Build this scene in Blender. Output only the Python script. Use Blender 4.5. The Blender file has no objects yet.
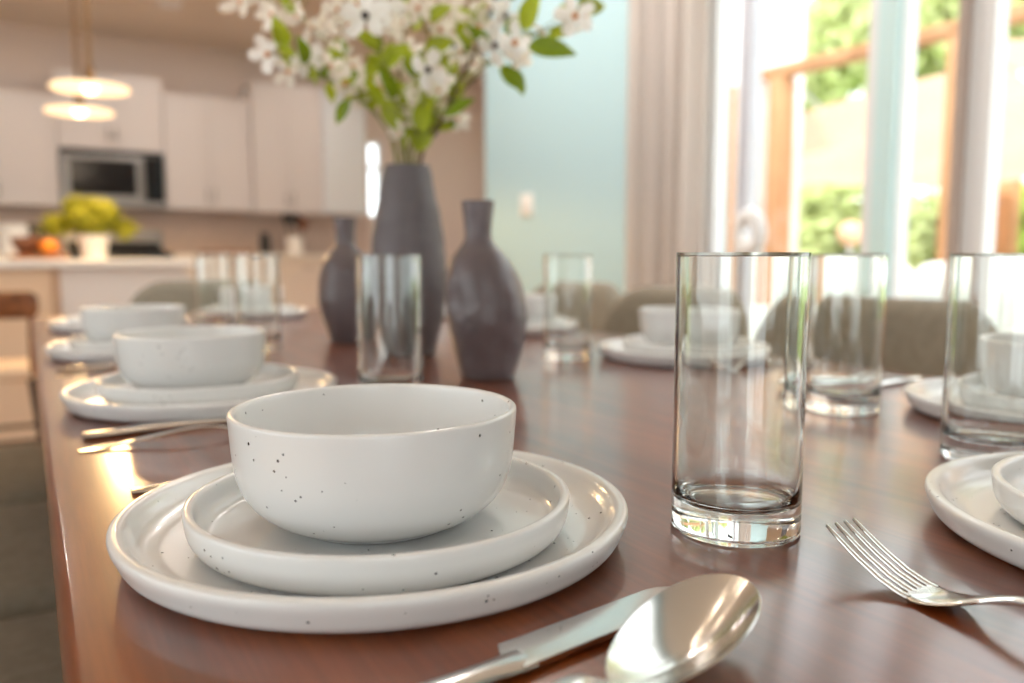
import bpy, bmesh, math, random
from mathutils import Vector, Matrix, noise
random.seed(7)
PI = math.pi
SC = bpy.context.scene
COL = SC.collection
T = 0.75                      # table top height
EYE = 0.9013                  # camera height
YAW = math.radians(30.8)
PITCH = 0.1049
FPX = 812.0

# ------------------------------------------------------------------ materials
def lin(c):
    return tuple((x / 12.92 if x <= 0.04045 else ((x + 0.055) / 1.055) ** 2.4) for x in [v / 255 for v in c])

MATS = {}
def mat(name, col, rough=0.5, metal=0.0, spec=0.5, bump=None, vary=None, emit=None, sheen=0, coat=0, trans=0, ior=1.5, sss=0):
    m = bpy.data.materials.new(name); m.use_nodes = True
    nt = m.node_tree; b = nt.nodes['Principled BSDF']
    c = lin(col)
    b.inputs['Base Color'].default_value = (*c, 1)
    b.inputs['Roughness'].default_value = rough
    b.inputs['Metallic'].default_value = metal
    b.inputs['Specular IOR Level'].default_value = spec
    b.inputs['IOR'].default_value = ior
    b.inputs['Sheen Weight'].default_value = sheen
    b.inputs['Coat Weight'].default_value = coat
    b.inputs['Transmission Weight'].default_value = trans
    if emit:
        b.inputs['Emission Color'].default_value = (*lin(emit[0]), 1)
        b.inputs['Emission Strength'].default_value = emit[1]
    tc = nt.nodes.new('ShaderNodeTexCoord')
    if vary:
        scale, amt, stretch = vary
        mp = nt.nodes.new('ShaderNodeMapping'); mp.inputs['Scale'].default_value = stretch
        nt.links.new(tc.outputs['Object'], mp.inputs['Vector'])
        n = nt.nodes.new('ShaderNodeTexNoise'); n.inputs['Scale'].default_value = scale; n.inputs['Detail'].default_value = 4
        nt.links.new(mp.outputs['Vector'], n.inputs['Vector'])
        r = nt.nodes.new('ShaderNodeValToRGB')
        r.color_ramp.elements[0].position = 0.3; r.color_ramp.elements[1].position = 0.7
        r.color_ramp.elements[0].color = (*[x * (1 - amt) for x in c], 1)
        r.color_ramp.elements[1].color = (*[min(1, x * (1 + amt)) for x in c], 1)
        nt.links.new(n.outputs['Fac'], r.inputs['Fac'])
        nt.links.new(r.outputs['Color'], b.inputs['Base Color'])
    if bump:
        scale, strength, dist = bump
        n = nt.nodes.new('ShaderNodeTexNoise'); n.inputs['Scale'].default_value = scale; n.inputs['Detail'].default_value = 3
        nt.links.new(tc.outputs['Object'], n.inputs['Vector'])
        bp = nt.nodes.new('ShaderNodeBump'); bp.inputs['Strength'].default_value = strength; bp.inputs['Distance'].default_value = dist
        nt.links.new(n.outputs['Fac'], bp.inputs['Height'])
        nt.links.new(bp.outputs['Normal'], b.inputs['Normal'])
    MATS[name] = m
    return m

def ceramic():
    m = mat('speckled_ceramic', (226, 227, 226), rough=0.22, spec=0.45, coat=0.25)
    nt = m.node_tree; b = nt.nodes['Principled BSDF']
    tc = [n for n in nt.nodes if n.type == 'TEX_COORD'][0]
    v = nt.nodes.new('ShaderNodeTexVoronoi'); v.inputs['Scale'].default_value = 300
    nt.links.new(tc.outputs['Object'], v.inputs['Vector'])
    sep = nt.nodes.new('ShaderNodeSeparateColor'); nt.links.new(v.outputs['Color'], sep.inputs['Color'])
    n = nt.nodes.new('ShaderNodeTexNoise'); n.inputs['Scale'].default_value = 26
    nt.links.new(tc.outputs['Object'], n.inputs['Vector'])
    thr = nt.nodes.new('ShaderNodeMapRange')        # which cells hold a speck: denser in clusters
    for k, val in zip(('From Min', 'From Max', 'To Min', 'To Max'), (0.35, 0.7, 0.985, 0.78)): thr.inputs[k].default_value = val
    nt.links.new(n.outputs['Fac'], thr.inputs['Value'])
    gt = nt.nodes.new('ShaderNodeMath'); gt.operation = 'GREATER_THAN'
    nt.links.new(sep.outputs[0], gt.inputs[0]); nt.links.new(thr.outputs['Result'], gt.inputs[1])
    rad = nt.nodes.new('ShaderNodeMath'); rad.operation = 'MULTIPLY'; rad.inputs[1].default_value = 0.25
    nt.links.new(sep.outputs[1], rad.inputs[0])
    lt = nt.nodes.new('ShaderNodeMath'); lt.operation = 'LESS_THAN'
    nt.links.new(v.outputs['Distance'], lt.inputs[0]); nt.links.new(rad.outputs[0], lt.inputs[1])
    mul = nt.nodes.new('ShaderNodeMath'); mul.operation = 'MULTIPLY'
    nt.links.new(gt.outputs[0], mul.inputs[0]); nt.links.new(lt.outputs[0], mul.inputs[1])
    mx = nt.nodes.new('ShaderNodeMix'); mx.data_type = 'RGBA'
    mx.inputs[6].default_value = (*lin((226, 227, 226)), 1); mx.inputs[7].default_value = (*lin((40, 40, 44)), 1)
    nt.links.new(mul.outputs[0], mx.inputs[0]); nt.links.new(mx.outputs[2], b.inputs['Base Color'])
    return m

def wood(name, dark, mid, light, rough, scale=(28, 1.6, 28), coat=0.0, spec=0.5, bump=0.08):
    m = mat(name, mid, rough=rough, spec=spec, coat=coat)
    nt = m.node_tree; b = nt.nodes['Principled BSDF']
    b.inputs['Coat Roughness'].default_value = 0.14
    tc = [n for n in nt.nodes if n.type == 'TEX_COORD'][0]
    mp = nt.nodes.new('ShaderNodeMapping'); mp.inputs['Scale'].default_value = scale
    nt.links.new(tc.outputs['Object'], mp.inputs['Vector'])
    n1 = nt.nodes.new('ShaderNodeTexNoise'); n1.inputs['Scale'].default_value = 1.0; n1.inputs['Detail'].default_value = 6; n1.inputs['Distortion'].default_value = 0.6
    nt.links.new(mp.outputs['Vector'], n1.inputs['Vector'])
    r = nt.nodes.new('ShaderNodeValToRGB')
    e = r.color_ramp.elements
    e[0].position = 0.28; e[0].color = (*lin(dark), 1); e[1].position = 0.72; e[1].color = (*lin(light), 1)
    x = e.new(0.5); x.color = (*lin(mid), 1)
    nt.links.new(n1.outputs['Fac'], r.inputs['Fac'])
    n2 = nt.nodes.new('ShaderNodeTexNoise'); n2.inputs['Scale'].default_value = 9.0; n2.inputs['Detail'].default_value = 3
    nt.links.new(mp.outputs['Vector'], n2.inputs['Vector'])
    mr = nt.nodes.new('ShaderNodeMapRange')
    for k, val in zip(('From Min', 'From Max', 'To Min', 'To Max'), (0.3, 0.7, 0.82, 1.08)): mr.inputs[k].default_value = val
    nt.links.new(n2.outputs['Fac'], mr.inputs['Value'])
    mx = nt.nodes.new('ShaderNodeVectorMath'); mx.operation = 'SCALE'
    nt.links.new(r.outputs['Color'], mx.inputs[0]); nt.links.new(mr.outputs['Result'], mx.inputs['Scale'])
    nt.links.new(mx.outputs['Vector'], b.inputs['Base Color'])
    bp = nt.nodes.new('ShaderNodeBump'); bp.inputs['Strength'].default_value = bump; bp.inputs['Distance'].default_value = 0.0006
    nt.links.new(n2.outputs['Fac'], bp.inputs['Height']); nt.links.new(bp.outputs['Normal'], b.inputs['Normal'])
    return m

def planks(name, a, b_, gap, rough):
    m = mat(name, a, rough=rough)
    nt = m.node_tree; b = nt.nodes['Principled BSDF']
    tc = [n for n in nt.nodes if n.type == 'TEX_COORD'][0]
    br = nt.nodes.new('ShaderNodeTexBrick')
    br.inputs['Color1'].default_value = (*lin(a), 1); br.inputs['Color2'].default_value = (*lin(b_), 1); br.inputs['Mortar'].default_value = (*lin(gap), 1)
    br.inputs['Scale'].default_value = 1; br.inputs['Brick Width'].default_value = 1.3; br.inputs['Row Height'].default_value = 0.14; br.inputs['Mortar Size'].default_value = 0.003
    nt.links.new(tc.outputs['Object'], br.inputs['Vector']); nt.links.new(br.outputs['Color'], b.inputs['Base Color'])
    return m

def glass_mat(name):
    m = mat(name, (250, 252, 250), rough=0.0, trans=1.0, ior=1.5)
    return m

def pane_mat(name):
    m = bpy.data.materials.new(name); m.use_nodes = True
    nt = m.node_tree; nt.nodes.clear()
    o = nt.nodes.new('ShaderNodeOutputMaterial'); t = nt.nodes.new('ShaderNodeBsdfTransparent'); g = nt.nodes.new('ShaderNodeBsdfGlossy')
    t.inputs['Color'].default_value = (0.97, 0.985, 0.98, 1); g.inputs['Roughness'].default_value = 0.0
    mx = nt.nodes.new('ShaderNodeMixShader'); mx.inputs[0].default_value = 0.05
    nt.links.new(t.outputs[0], mx.inputs[1]); nt.links.new(g.outputs[0], mx.inputs[2]); nt.links.new(mx.outputs[0], o.inputs['Surface'])
    MATS[name] = m
    return m

def translucent(m, amt):
    nt = m.node_tree; b = nt.nodes['Principled BSDF']; o = [n for n in nt.nodes if n.type == 'OUTPUT_MATERIAL'][0]
    t = nt.nodes.new('ShaderNodeBsdfTranslucent'); mx = nt.nodes.new('ShaderNodeMixShader'); mx.inputs[0].default_value = amt
    bc = b.inputs['Base Color']
    if bc.is_linked: nt.links.new(bc.links[0].from_socket, t.inputs['Color'])
    else: t.inputs['Color'].default_value = bc.default_value
    nt.links.new(b.outputs[0], mx.inputs[1]); nt.links.new(t.outputs[0], mx.inputs[2]); nt.links.new(mx.outputs[0], o.inputs['Surface'])

CER = ceramic()
TABLE_W = wood('walnut_table_wood', (92, 40, 9), (116, 53, 13), (140, 70, 20), 0.34, coat=0.85, spec=0.5)
STOOL_W = wood('brown_stool_wood', (84, 46, 20), (120, 70, 34), (150, 92, 48), 0.4)
CHAIRLEG = wood('dark_leg_wood', (46, 28, 18), (62, 40, 26), (80, 54, 36), 0.4)
POST_W = wood('pergola_timber', (168, 118, 80), (190, 138, 98), (206, 156, 114), 0.7, scale=(12, 12, 1))
BOARD_W = wood('cutting_board_wood', (96, 50, 24), (128, 70, 36), (160, 96, 54), 0.45)
FLOOR_W = planks('oak_floor', (176, 128, 76), (160, 112, 62), (92, 62, 34), 0.4)
GLASS = glass_mat('clear_glass')
PANE = pane_mat('window_glass')
STEEL = mat('polished_steel', (206, 204, 200), rough=0.16, metal=1.0)
STEEL_B = mat('brushed_steel', (150, 146, 142), rough=0.36, metal=1.0)
VASE = mat('stoneware_vase', (106, 96, 98), rough=0.34, spec=0.5, bump=(46, 0.6, 0.006), vary=(9, 0.16, (1, 1, 1)))
VASE2 = mat('matte_tall_vase', (104, 98, 100), rough=0.5, spec=0.3, bump=(60, 0.2, 0.003), vary=(12, 0.12, (1, 1, 3)))
FABRIC = mat('taupe_chair_fabric', (142, 135, 121), rough=0.95, spec=0.1, sheen=0.15, bump=(420, 0.3, 0.001), vary=(60, 0.12, (1, 1, 1)))
WHITE_CAB = mat('white_cabinet_paint', (216, 208, 202), rough=0.4)
WHITE_DOOR = mat('white_cabinet_door', (222, 214, 208), rough=0.38)
COUNTER = mat('white_quartz', (226, 222, 216), rough=0.25, vary=(3, 0.05, (1, 1, 1)))
BEIGE_PANEL = mat('beige_island_panel', (218, 190, 160), rough=0.5)
TEAL = mat('pale_teal_paint', (180, 210, 216), rough=0.75, spec=0.25)
BEIGE_W = mat('beige_wall_paint', (222, 206, 194), rough=0.85, spec=0.2)
CEIL = mat('ceiling_paint', (230, 220, 210), rough=0.9, spec=0.2)
TRIMW = mat('white_trim_paint', (236, 238, 240), rough=0.4)
TRIMG = mat('lavender_grey_frame', (206, 208, 218), rough=0.4)
AQUA = mat('aqua_trim_paint', (208, 238, 240), rough=0.5)
JAMB = mat('shaded_taupe_jamb', (180, 164, 154), rough=0.6)  # taupe with the jamb's shade put into the colour
CURT = mat('beige_linen', (242, 235, 230), rough=0.95, spec=0.1, bump=(300, 0.2, 0.001))
BLACK = mat('black_glass', (18, 18, 20), rough=0.12)
DARK = mat('dark_plastic', (36, 34, 34), rough=0.4)
BRONZE = mat('bronze_metal', (150, 116, 80), rough=0.35, metal=0.8)
GLOW = mat('glowing_shade', (255, 236, 205), rough=0.5, emit=((255, 226, 184), 0.85))
BULB2 = mat('chandelier_bulb', (255, 244, 226), emit=((255, 232, 204), 26.0))
BULB = mat('lit_bulb', (255, 240, 215), emit=((255, 214, 150), 9.0))
WHITE_POT = mat('white_pot_glaze', (232, 226, 218), rough=0.3)
PLANT = mat('yellow_green_leaf', (150, 152, 34), rough=0.6, vary=(30, 0.3, (1, 1, 1)))
LEAF = mat('fresh_green_leaf', (162, 176, 36), rough=0.45, vary=(40, 0.25, (1, 1, 1)))
LEAF_D = mat('deep_green_leaf', (122, 146, 24), rough=0.45, vary=(40, 0.25, (1, 1, 1)))
PETAL = mat('white_petal', (252, 251, 249), rough=0.7, spec=0.2)
PETAL_C = mat('cream_petal', (248, 242, 232), rough=0.7, spec=0.2)
CORE_D = mat('dark_flower_core', (70, 62, 60), rough=0.7)
CORE_O = mat('orange_flower_core', (206, 142, 84), rough=0.7)
BARK = mat('branch_bark', (96, 78, 58), rough=0.85, vary=(60, 0.3, (1, 1, 0.3)))
BARK_G = mat('green_branch_bark', (128, 128, 62), rough=0.75)
TREE_L = mat('sunlit_tree_leaf', (166, 192, 92), rough=0.7, vary=(1.2, 0.35, (1, 1, 1)))  # sunlit tone painted into the leaf colour
TREE_D = mat('shaded_tree_leaf', (132, 164, 82), rough=0.7, vary=(1.2, 0.35, (1, 1, 1)))  # shaded tone painted into the leaf colour
TREE_P = mat('washed_out_tree_leaf', (206, 214, 158), rough=0.7, vary=(1.2, 0.25, (1, 1, 1)))  # overexposed daylight wash put into the leaf colour
TRUNK = mat('tree_bark', (120, 100, 80), rough=0.9, vary=(8, 0.3, (1, 1, 0.3)))
CANOPY = mat('cream_canopy_cloth', (238, 214, 196), rough=0.9, spec=0.1)
CUSH = mat('white_outdoor_cushion', (240, 236, 230), rough=0.9, spec=0.1, bump=(80, 0.2, 0.004))
PATIO = mat('pale_patio_stone', (226, 218, 206), rough=0.85, vary=(2, 0.08, (1, 1, 1)))
LAWN = mat('lawn_grass', (132, 160, 70), rough=0.95, vary=(6, 0.3, (1, 1, 1)))
ORANGE = mat('orange_peel', (226, 132, 30), rough=0.5, bump=(220, 0.2, 0.001))
TERRA = mat('terracotta', (210, 124, 78), rough=0.8)
PEACH = mat('peach_globe_glass', (250, 206, 170), rough=0.5)
SWITCHM = mat('switch_plate_plastic', (232, 234, 232), rough=0.4)
TILE = mat('beige_backsplash_tile', (206, 184, 170), rough=0.35, vary=(14, 0.06, (1, 1, 2)))
BROWNB = mat('brown_bowl_glaze', (104, 62, 40), rough=0.4)

for m_, a_ in ((CANOPY, 0.5), (CURT, 0.3), (LEAF, 0.35), (LEAF_D, 0.35), (PETAL, 0.5), (PETAL_C, 0.5), (TREE_L, 0.4), (TREE_D, 0.4), (TREE_P, 0.4), (PLANT, 0.3)): translucent(m_, a_)

# ------------------------------------------------------------------ mesh helpers
def obj(name, bm, m, parent=None, smooth=True, loc=(0, 0, 0), rot=(0, 0, 0)):
    bmesh.ops.recalc_face_normals(bm, faces=bm.faces)
    me = bpy.data.meshes.new(name); bm.to_mesh(me); bm.free()
    if smooth:
        for p in me.polygons: p.use_smooth = True
        try: me.set_sharp_from_angle(angle=math.radians(38))
        except Exception: pass
    me.materials.append(m)
    o = bpy.data.objects.new(name, me); COL.objects.link(o)
    o.location = loc; o.rotation_euler = rot
    if parent: o.parent = parent
    return o

def tag(o, label=None, cat=None, group=None, kind=None):
    if label: o['label'] = label
    if cat: o['category'] = cat
    if group: o['group'] = group
    if kind: o['kind'] = kind
    return o

def empty(name, loc=(0, 0, 0), rz=0, label=None, cat=None, group=None, kind=None):
    o = bpy.data.objects.new(name, None); COL.objects.link(o)
    o.empty_display_size = 0.05
    o.location = loc; o.rotation_euler = (0, 0, rz)
    return tag(o, label, cat, group, kind)

def kids(o): return [c for c in bpy.data.objects if c.parent == o]

def dup(o, parent=None, **kw):
    c = o.copy(); COL.objects.link(c)
    if parent: c.parent = parent
    for k in kids(o): dup(k, c)
    return c

def add_box(bm, x0, x1, y0, y1, z0, z1, bev=0.0, seg=2):
    M = Matrix.Translation(((x0 + x1) / 2, (y0 + y1) / 2, (z0 + z1) / 2)) @ Matrix.Diagonal((abs(x1 - x0), abs(y1 - y0), abs(z1 - z0), 1))
    r = bmesh.ops.create_cube(bm, size=1, matrix=M)
    if bev > 0:
        es = set()
        for v in r['verts']:
            for e in v.link_edges: es.add(e)
        bmesh.ops.bevel(bm, geom=list(es), offset=bev, segments=seg, affect='EDGES', profile=0.5)
    return bm

def box(x0, x1, y0, y1, z0, z1, bev=0.0, seg=2):
    return add_box(bmesh.new(), x0, x1, y0, y1, z0, z1, bev, seg)

def loft(bm, rings, cap0=True, cap1=True, closed=True):
    vs = [[bm.verts.new(p) for p in r] for r in rings]
    n = len(rings[0])
    for a, b in zip(vs, vs[1:]):
        for i in range(n if closed else n - 1):
            j = (i + 1) % n
            bm.faces.new((a[i], a[j], b[j], b[i]))
    def cap(ring):
        c = bm.verts.new(sum((v.co for v in ring), Vector()) / n)
        for i in range(n): bm.faces.new((ring[i], ring[(i + 1) % n], c))
    if closed and cap0: cap(vs[0])
    if closed and cap1: cap(vs[-1])
    return bm

def lathe(profile, n=64, center_first=True, center_last=True, warp=None):
    """profile [(r, z)], spun about z; r = 0 ends are closed by a cap"""
    bm = bmesh.new(); rings = []
    for r, z in profile:
        ring = []
        for i in range(n):
            a = 2 * PI * i / n
            p = Vector((r * math.cos(a), r * math.sin(a), z))
            ring.append(warp(p, a) if warp else p)
        rings.append(ring)
    return loft(bm, rings, center_first, center_last)

def smooth_prof(pts, k=6):
    """Catmull-Rom through the profile points"""
    out = []
    P = [pts[0]] + list(pts) + [pts[-1]]
    for i in range(1, len(P) - 2):
        p0, p1, p2, p3 = [Vector(p) for p in P[i - 1:i + 3]]
        for s in range(k):
            t = s / k
            q = 0.5 * ((2 * p1) + (-p0 + p2) * t + (2 * p0 - 5 * p1 + 4 * p2 - p3) * t * t + (-p0 + 3 * p1 - 3 * p2 + p3) * t ** 3)
            out.append(tuple(q))
    out.append(tuple(pts[-1]))
    return out

def add_tube(bm, pts, rads, n=10):
    pts = [Vector(p) for p in pts]
    if not hasattr(rads, '__len__'): rads = [rads] * len(pts)
    rings = []; up = Vector((0, 0, 1)); prev = None
    for i, p in enumerate(pts):
        t = (pts[min(i + 1, len(pts) - 1)] - pts[max(i - 1, 0)]).normalized()
        if prev is None:
            a = t.cross(up)
            if a.length < 0.1: a = t.cross(Vector((1, 0, 0)))
            a.normalize()
        else:
            a = (prev - t * prev.dot(t)).normalized()
        prev = a; b = t.cross(a)
        rings.append([p + (a * math.cos(2 * PI * k / n) + b * math.sin(2 * PI * k / n)) * rads[i] for k in range(n)])
    return loft(bm, rings)

def tube(pts, rads, n=10): return add_tube(bmesh.new(), pts, rads, n)

def rrect(w, h, r, k=7):
    r = max(min(r, w / 2, h / 2), 1e-4); out = []
    for cx, cy, a0 in ((w / 2 - r, h / 2 - r, 0), (-w / 2 + r, h / 2 - r, PI / 2), (-w / 2 + r, -h / 2 + r, PI), (w / 2 - r, -h / 2 + r, 1.5 * PI)):
        for i in range(k + 1):
            a = a0 + PI / 2 * i / k
            out.append((cx + r * math.cos(a), cy + r * math.sin(a)))
    return out

def slab(w, h, r, thick, bev, rings=5, crown=0.0, k=7, sides=4):
    """rounded-rectangle pad in xy, thickness along z (0..thick), edges rolled by bev, faces divided so that it can be bent"""
    prof = []
    for i in range(sides + 1):
        a = PI / 2 * i / sides
        prof.append((bev * (1 - math.sin(a)), bev * (1 - math.cos(a))))
    full = [(i, z) for i, z in prof] + [(i, thick - z) for i, z in reversed(prof)]
    bm = bmesh.new(); R = []
    def inner(z, sign):
        out = []
        for q in range(1, rings):
            f = 1 - q / rings
            out.append([(x * f, y * f, z + sign * crown * (1 - f * f)) for x, y in rrect(w - 2 * bev, h - 2 * bev, r - bev, k)])
        return out
    bot = inner(0, -1)
    for ring in reversed(bot): R.append(ring)
    for ins, z in full:
        R.append([(x, y, z) for x, y in rrect(w - 2 * ins, h - 2 * ins, r - ins, k)])
    for ring in inner(thick, 1): R.append(ring)
    return loft(bm, R)

def xf(bm, fn):
    for v in bm.verts: v.co = Vector(fn(v.co))
    return bm

def strip(pts, widths, thick, n=12, side=Vector((0, 1, 0)), power=2.6):
    """sweep of a flattened superellipse along pts (in xz plane): widths along y, thick along the normal"""
    pts = [Vector(p) for p in pts]; rings = []
    for i, p in enumerate(pts):
        t = (pts[min(i + 1, len(pts) - 1)] - pts[max(i - 1, 0)]).normalized()
        nrm = side.cross(t).normalized()
        w = widths[i] / 2; h = (thick[i] if hasattr(thick, '__len__') else thick) / 2
        ring = []
        for k in range(n):
            a = 2 * PI * k / n
            c, s = math.cos(a), math.sin(a)
            ring.append(p + side * (w * math.copysign(abs(c) ** (2 / power), c)) + nrm * (h * math.copysign(abs(s) ** (2 / power), s)))
        rings.append(ring)
    return rings

# ------------------------------------------------------------------ tableware
def dinner_bm():
    R = 0.135
    pr = [(0.02, 0.0012), (0.108, 0.0010), (0.115, 0.0002), (0.1205, 0.0003), (0.1260, 0.0020), (0.1303, 0.0052), (0.1325, 0.0095), (0.1345, 0.0140),
          (0.1350, 0.0168), (0.1343, 0.0185), (0.1322, 0.0192), (0.1296, 0.0188), (0.1275, 0.0172), (0.1252, 0.0138), (0.1215, 0.0098), (0.1150, 0.0070), (0.1050, 0.0060), (0.06, 0.0058), (0.02, 0.0058)]
    return lathe(smooth_prof(pr, 4), 96)
def salad_bm():
    pr = [(0.02, 0.0010), (0.075, 0.0008), (0.083, 0.0001), (0.0885, 0.0008), (0.0945, 0.0045), (0.0978, 0.0100), (0.0990, 0.0165), (0.0993, 0.0202),
          (0.0985, 0.0216), (0.0966, 0.0220), (0.0948, 0.0212), (0.0938, 0.0185), (0.0925, 0.0120), (0.0895, 0.0080), (0.0840, 0.0064), (0.07, 0.0060), (0.02, 0.0060)]
    return lathe(smooth_prof(pr, 4), 96)
def bowl_bm():
    pr = [(0.012, 0.0022), (0.036, 0.0020), (0.0385, 0.0002), (0.0425, 0.0002), (0.0452, 0.0020), (0.0560, 0.0070), (0.0655, 0.0155), (0.0708, 0.0265), (0.0728, 0.038),
          (0.0738, 0.050), (0.0744, 0.0585), (0.0740, 0.0603), (0.0726, 0.0609), (0.0712, 0.0602), (0.0704, 0.058), (0.0696, 0.046), (0.0676, 0.031), (0.0620, 0.0190), (0.0520, 0.0110), (0.0380, 0.0074), (0.012, 0.0066)]
    return lathe(smooth_prof(pr, 4), 96)
def glass_bm():
    pr = [(0.004, 0.0018), (0.026, 0.0016), (0.0318, 0.0003), (0.0338, 0.0010), (0.0349, 0.0030), (0.0350, 0.0060), (0.0350, 0.05), (0.0350, 0.10), (0.0350, 0.1490), (0.0347, 0.1510), (0.0341, 0.1516), (0.0335, 0.1510), (0.0332, 0.1490),
          (0.0332, 0.10), (0.0330, 0.05), (0.0328, 0.0300), (0.0318, 0.0225), (0.0285, 0.0178), (0.0225, 0.0160), (0.004, 0.0156)]
    return lathe(smooth_prof(pr, 3), 72)

def fork_parts():
    """local x from the handle end (0) to the tine tips (0.205); rests on table z=0"""
    L = 0.205
    def zc(x):
        K = [(0, 0.0016), (0.02, 0.0018), (0.05, 0.0070), (0.08, 0.0135), (0.100, 0.0158), (0.118, 0.0142), (0.132, 0.0095), (0.142, 0.0052), (0.150, 0.0026), (0.157, 0.0018), (0.165, 0.0026), (0.175, 0.0055), (0.188, 0.0115), (0.205, 0.0215)]
        for (x0, z0), (x1, z1) in zip(K, K[1:]):
            if x <= x1: return z0 + (z1 - z0) * (x - x0) / (x1 - x0)
        return K[-1][1]
    head = bmesh.new()
    xs = [0.124, 0.130, 0.136, 0.142, 0.147, 0.152, 0.157, 0.1625]
    ws = [0.0064, 0.0075, 0.0115, 0.0180, 0.0222, 0.0240, 0.0246, 0.0246]
    loft(head, strip([(x, 0, zc(x)) for x in xs], ws, [0.0032, 0.003, 0.0026, 0.0022, 0.002, 0.002, 0.002, 0.002], 16))
    for k in range(4):
        y = (k - 1.5) * 0.0068
        n = 12; px = [0.1600 + (L - 0.1600) * i / n for i in range(n + 1)]
        rings = strip([(x, y * (1 - 0.04 * i / n), zc(x)) for i, x in enumerate(px)], [0.0042 - 0.0018 * (i / n) if i < n else 0.0012 for i in range(n + 1)],
                      [0.0021 - 0.0007 * i / n for i in range(n + 1)], 10)
        loft(head, rings)
    hd = bmesh.new()
    n = 22; xs = [0.0 + 0.127 * i / n for i in range(n + 1)]
    def w(x):
        if x < 0.006: return 0.010 + 0.0055 * math.sqrt(max(x, 0.0004) / 0.006)
        return 0.0155 - 0.0093 * min(1, (x - 0.006) / 0.09) ** 0.9 if x < 0.1 else 0.0062
    loft(hd, strip([(x, 0, zc(x)) for x in xs], [w(x) for x in xs], [0.0022 + 0.0012 * (x / 0.127) for x in xs], 14))
    return head, hd

def spoon_parts():
    """local x from the handle end (0) to the tip; the bowl is hollow upwards"""
    bw, bl, dp = 0.0410, 0.0905, 0.0078
    cx = 0.124 + bl / 2
    bm = bmesh.new(); NR, NT = 12, 56; rings_t, rings_b = [], []
    def pt(r, a, dz):
        c, s = math.cos(a), math.sin(a)
        egg = 1 - 0.13 * c - 0.05 * c * c
        x = cx - c * bl / 2 * r          # c = 1 towards the handle
        y = s * bw / 2 * r * (1 + 0.10 * c * -1)
        tilt = 0.0100 * (0.5 - 0.5 * c) * r
        z = 0.0022 + dp * (r ** 2.1) + tilt
        return Vector((x, y * 1.0, z - dz * (1 - 0.5 * r)))
    for i in range(1, NR + 1):
        r = i / NR
        rings_t.append([pt(r, 2 * PI * k / NT, 0) for k in range(NT)])
        rings_b.append([pt(r, 2 * PI * k / NT, 0.0019) for k in range(NT)])
    rim = [[p + Vector((0, 0, -0.0003)) * 1 + (p - Vector((cx, 0, p.z))).normalized() * 0.0006 for p in rings_t[-1]]]
    loft(bm, rings_t + rim + list(reversed(rings_b)))
    def zc(x):
        K = [(0, 0.0018), (0.015, 0.0024), (0.04, 0.0110), (0.06, 0.0185), (0.078, 0.0232), (0.090, 0.0245), (0.100, 0.0230), (0.110, 0.0175), (0.118, 0.0125), (0.1285, 0.0092)]
        for (x0, z0), (x1, z1) in zip(K, K[1:]):
            if x <= x1: return z0 + (z1 - z0) * (x - x0) / (x1 - x0)
        return K[-1][1]
    hd = bmesh.new(); n = 24; xs = [0.1285 * i / n for i in range(n + 1)]
    def w(x):
        if x < 0.006: return 0.010 + 0.0062 * math.sqrt(max(x, 0.0004) / 0.006)
        if x < 0.1: return 0.0162 - 0.0096 * ((x - 0.006) / 0.094) ** 0.9
        return 0.0066 + 0.0085 * max(0, (x - 0.112) / 0.0165) ** 1.6
    loft(hd, strip([(x, 0, zc(x)) for x in xs], [w(x) for x in xs], [0.0024 + 0.0016 * min(1, x / 0.1) - (0.0016 * max(0, (x - 0.112) / 0.0165)) for x in xs], 14))
    return bm, hd

def knife_parts():
    """local x from the handle end (0) to the blade tip (0.235); cutting edge towards +y, lying flat"""
    bl = bmesh.new(); rings = []
    n = 26
    for i in range(n + 1):
        x = 0.126 + 0.109 * i / n
        t = i / n
        ye = 0.0078 if t < 0.02 else 0.0140 - 0.001 * t            # cutting edge
        ys = -0.0072 - 0.0008 * t
        if t > 0.78:
            q = (t - 0.78) / 0.22
            ye = ye - (ye - ys) * 0.98 * q ** 2.4
        sp = 0.0013 if t < 0.95 else 0.0008
        zc = 0.0030
        rings.append([(x, ys, zc - sp), (x, ys, zc + sp), (x, ys + (ye - ys) * 0.25, zc + sp), (x, ye, zc + 0.0003), (x, ye, zc - 0.0003), (x, ys + (ye - ys) * 0.25, zc - sp)])
    loft(bl, rings)
    hd = bmesh.new(); n = 22; xs = [0.132 * i / n for i in range(n + 1)]
    def w(x):
        if x < 0.007: return 0.009 + 0.0085 * math.sqrt(max(x, 0.0004) / 0.007)
        if x < 0.112: return 0.0175 - 0.0055 * (x - 0.007) / 0.105
        return 0.0120 + 0.003 * (x - 0.112) / 0.02
    def th(x):
        if x < 0.112: return 0.0050 + 0.0022 * math.sin(PI * x / 0.13)
        return 0.0058 - 0.0032 * (x - 0.112) / 0.02
    loft(hd, strip([(x, -0.0005, max(th(x) / 2, 0.003)) for x in xs], [w(x) for x in xs], [th(x) for x in xs], 16, power=2.3))
    return bl, hd

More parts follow.
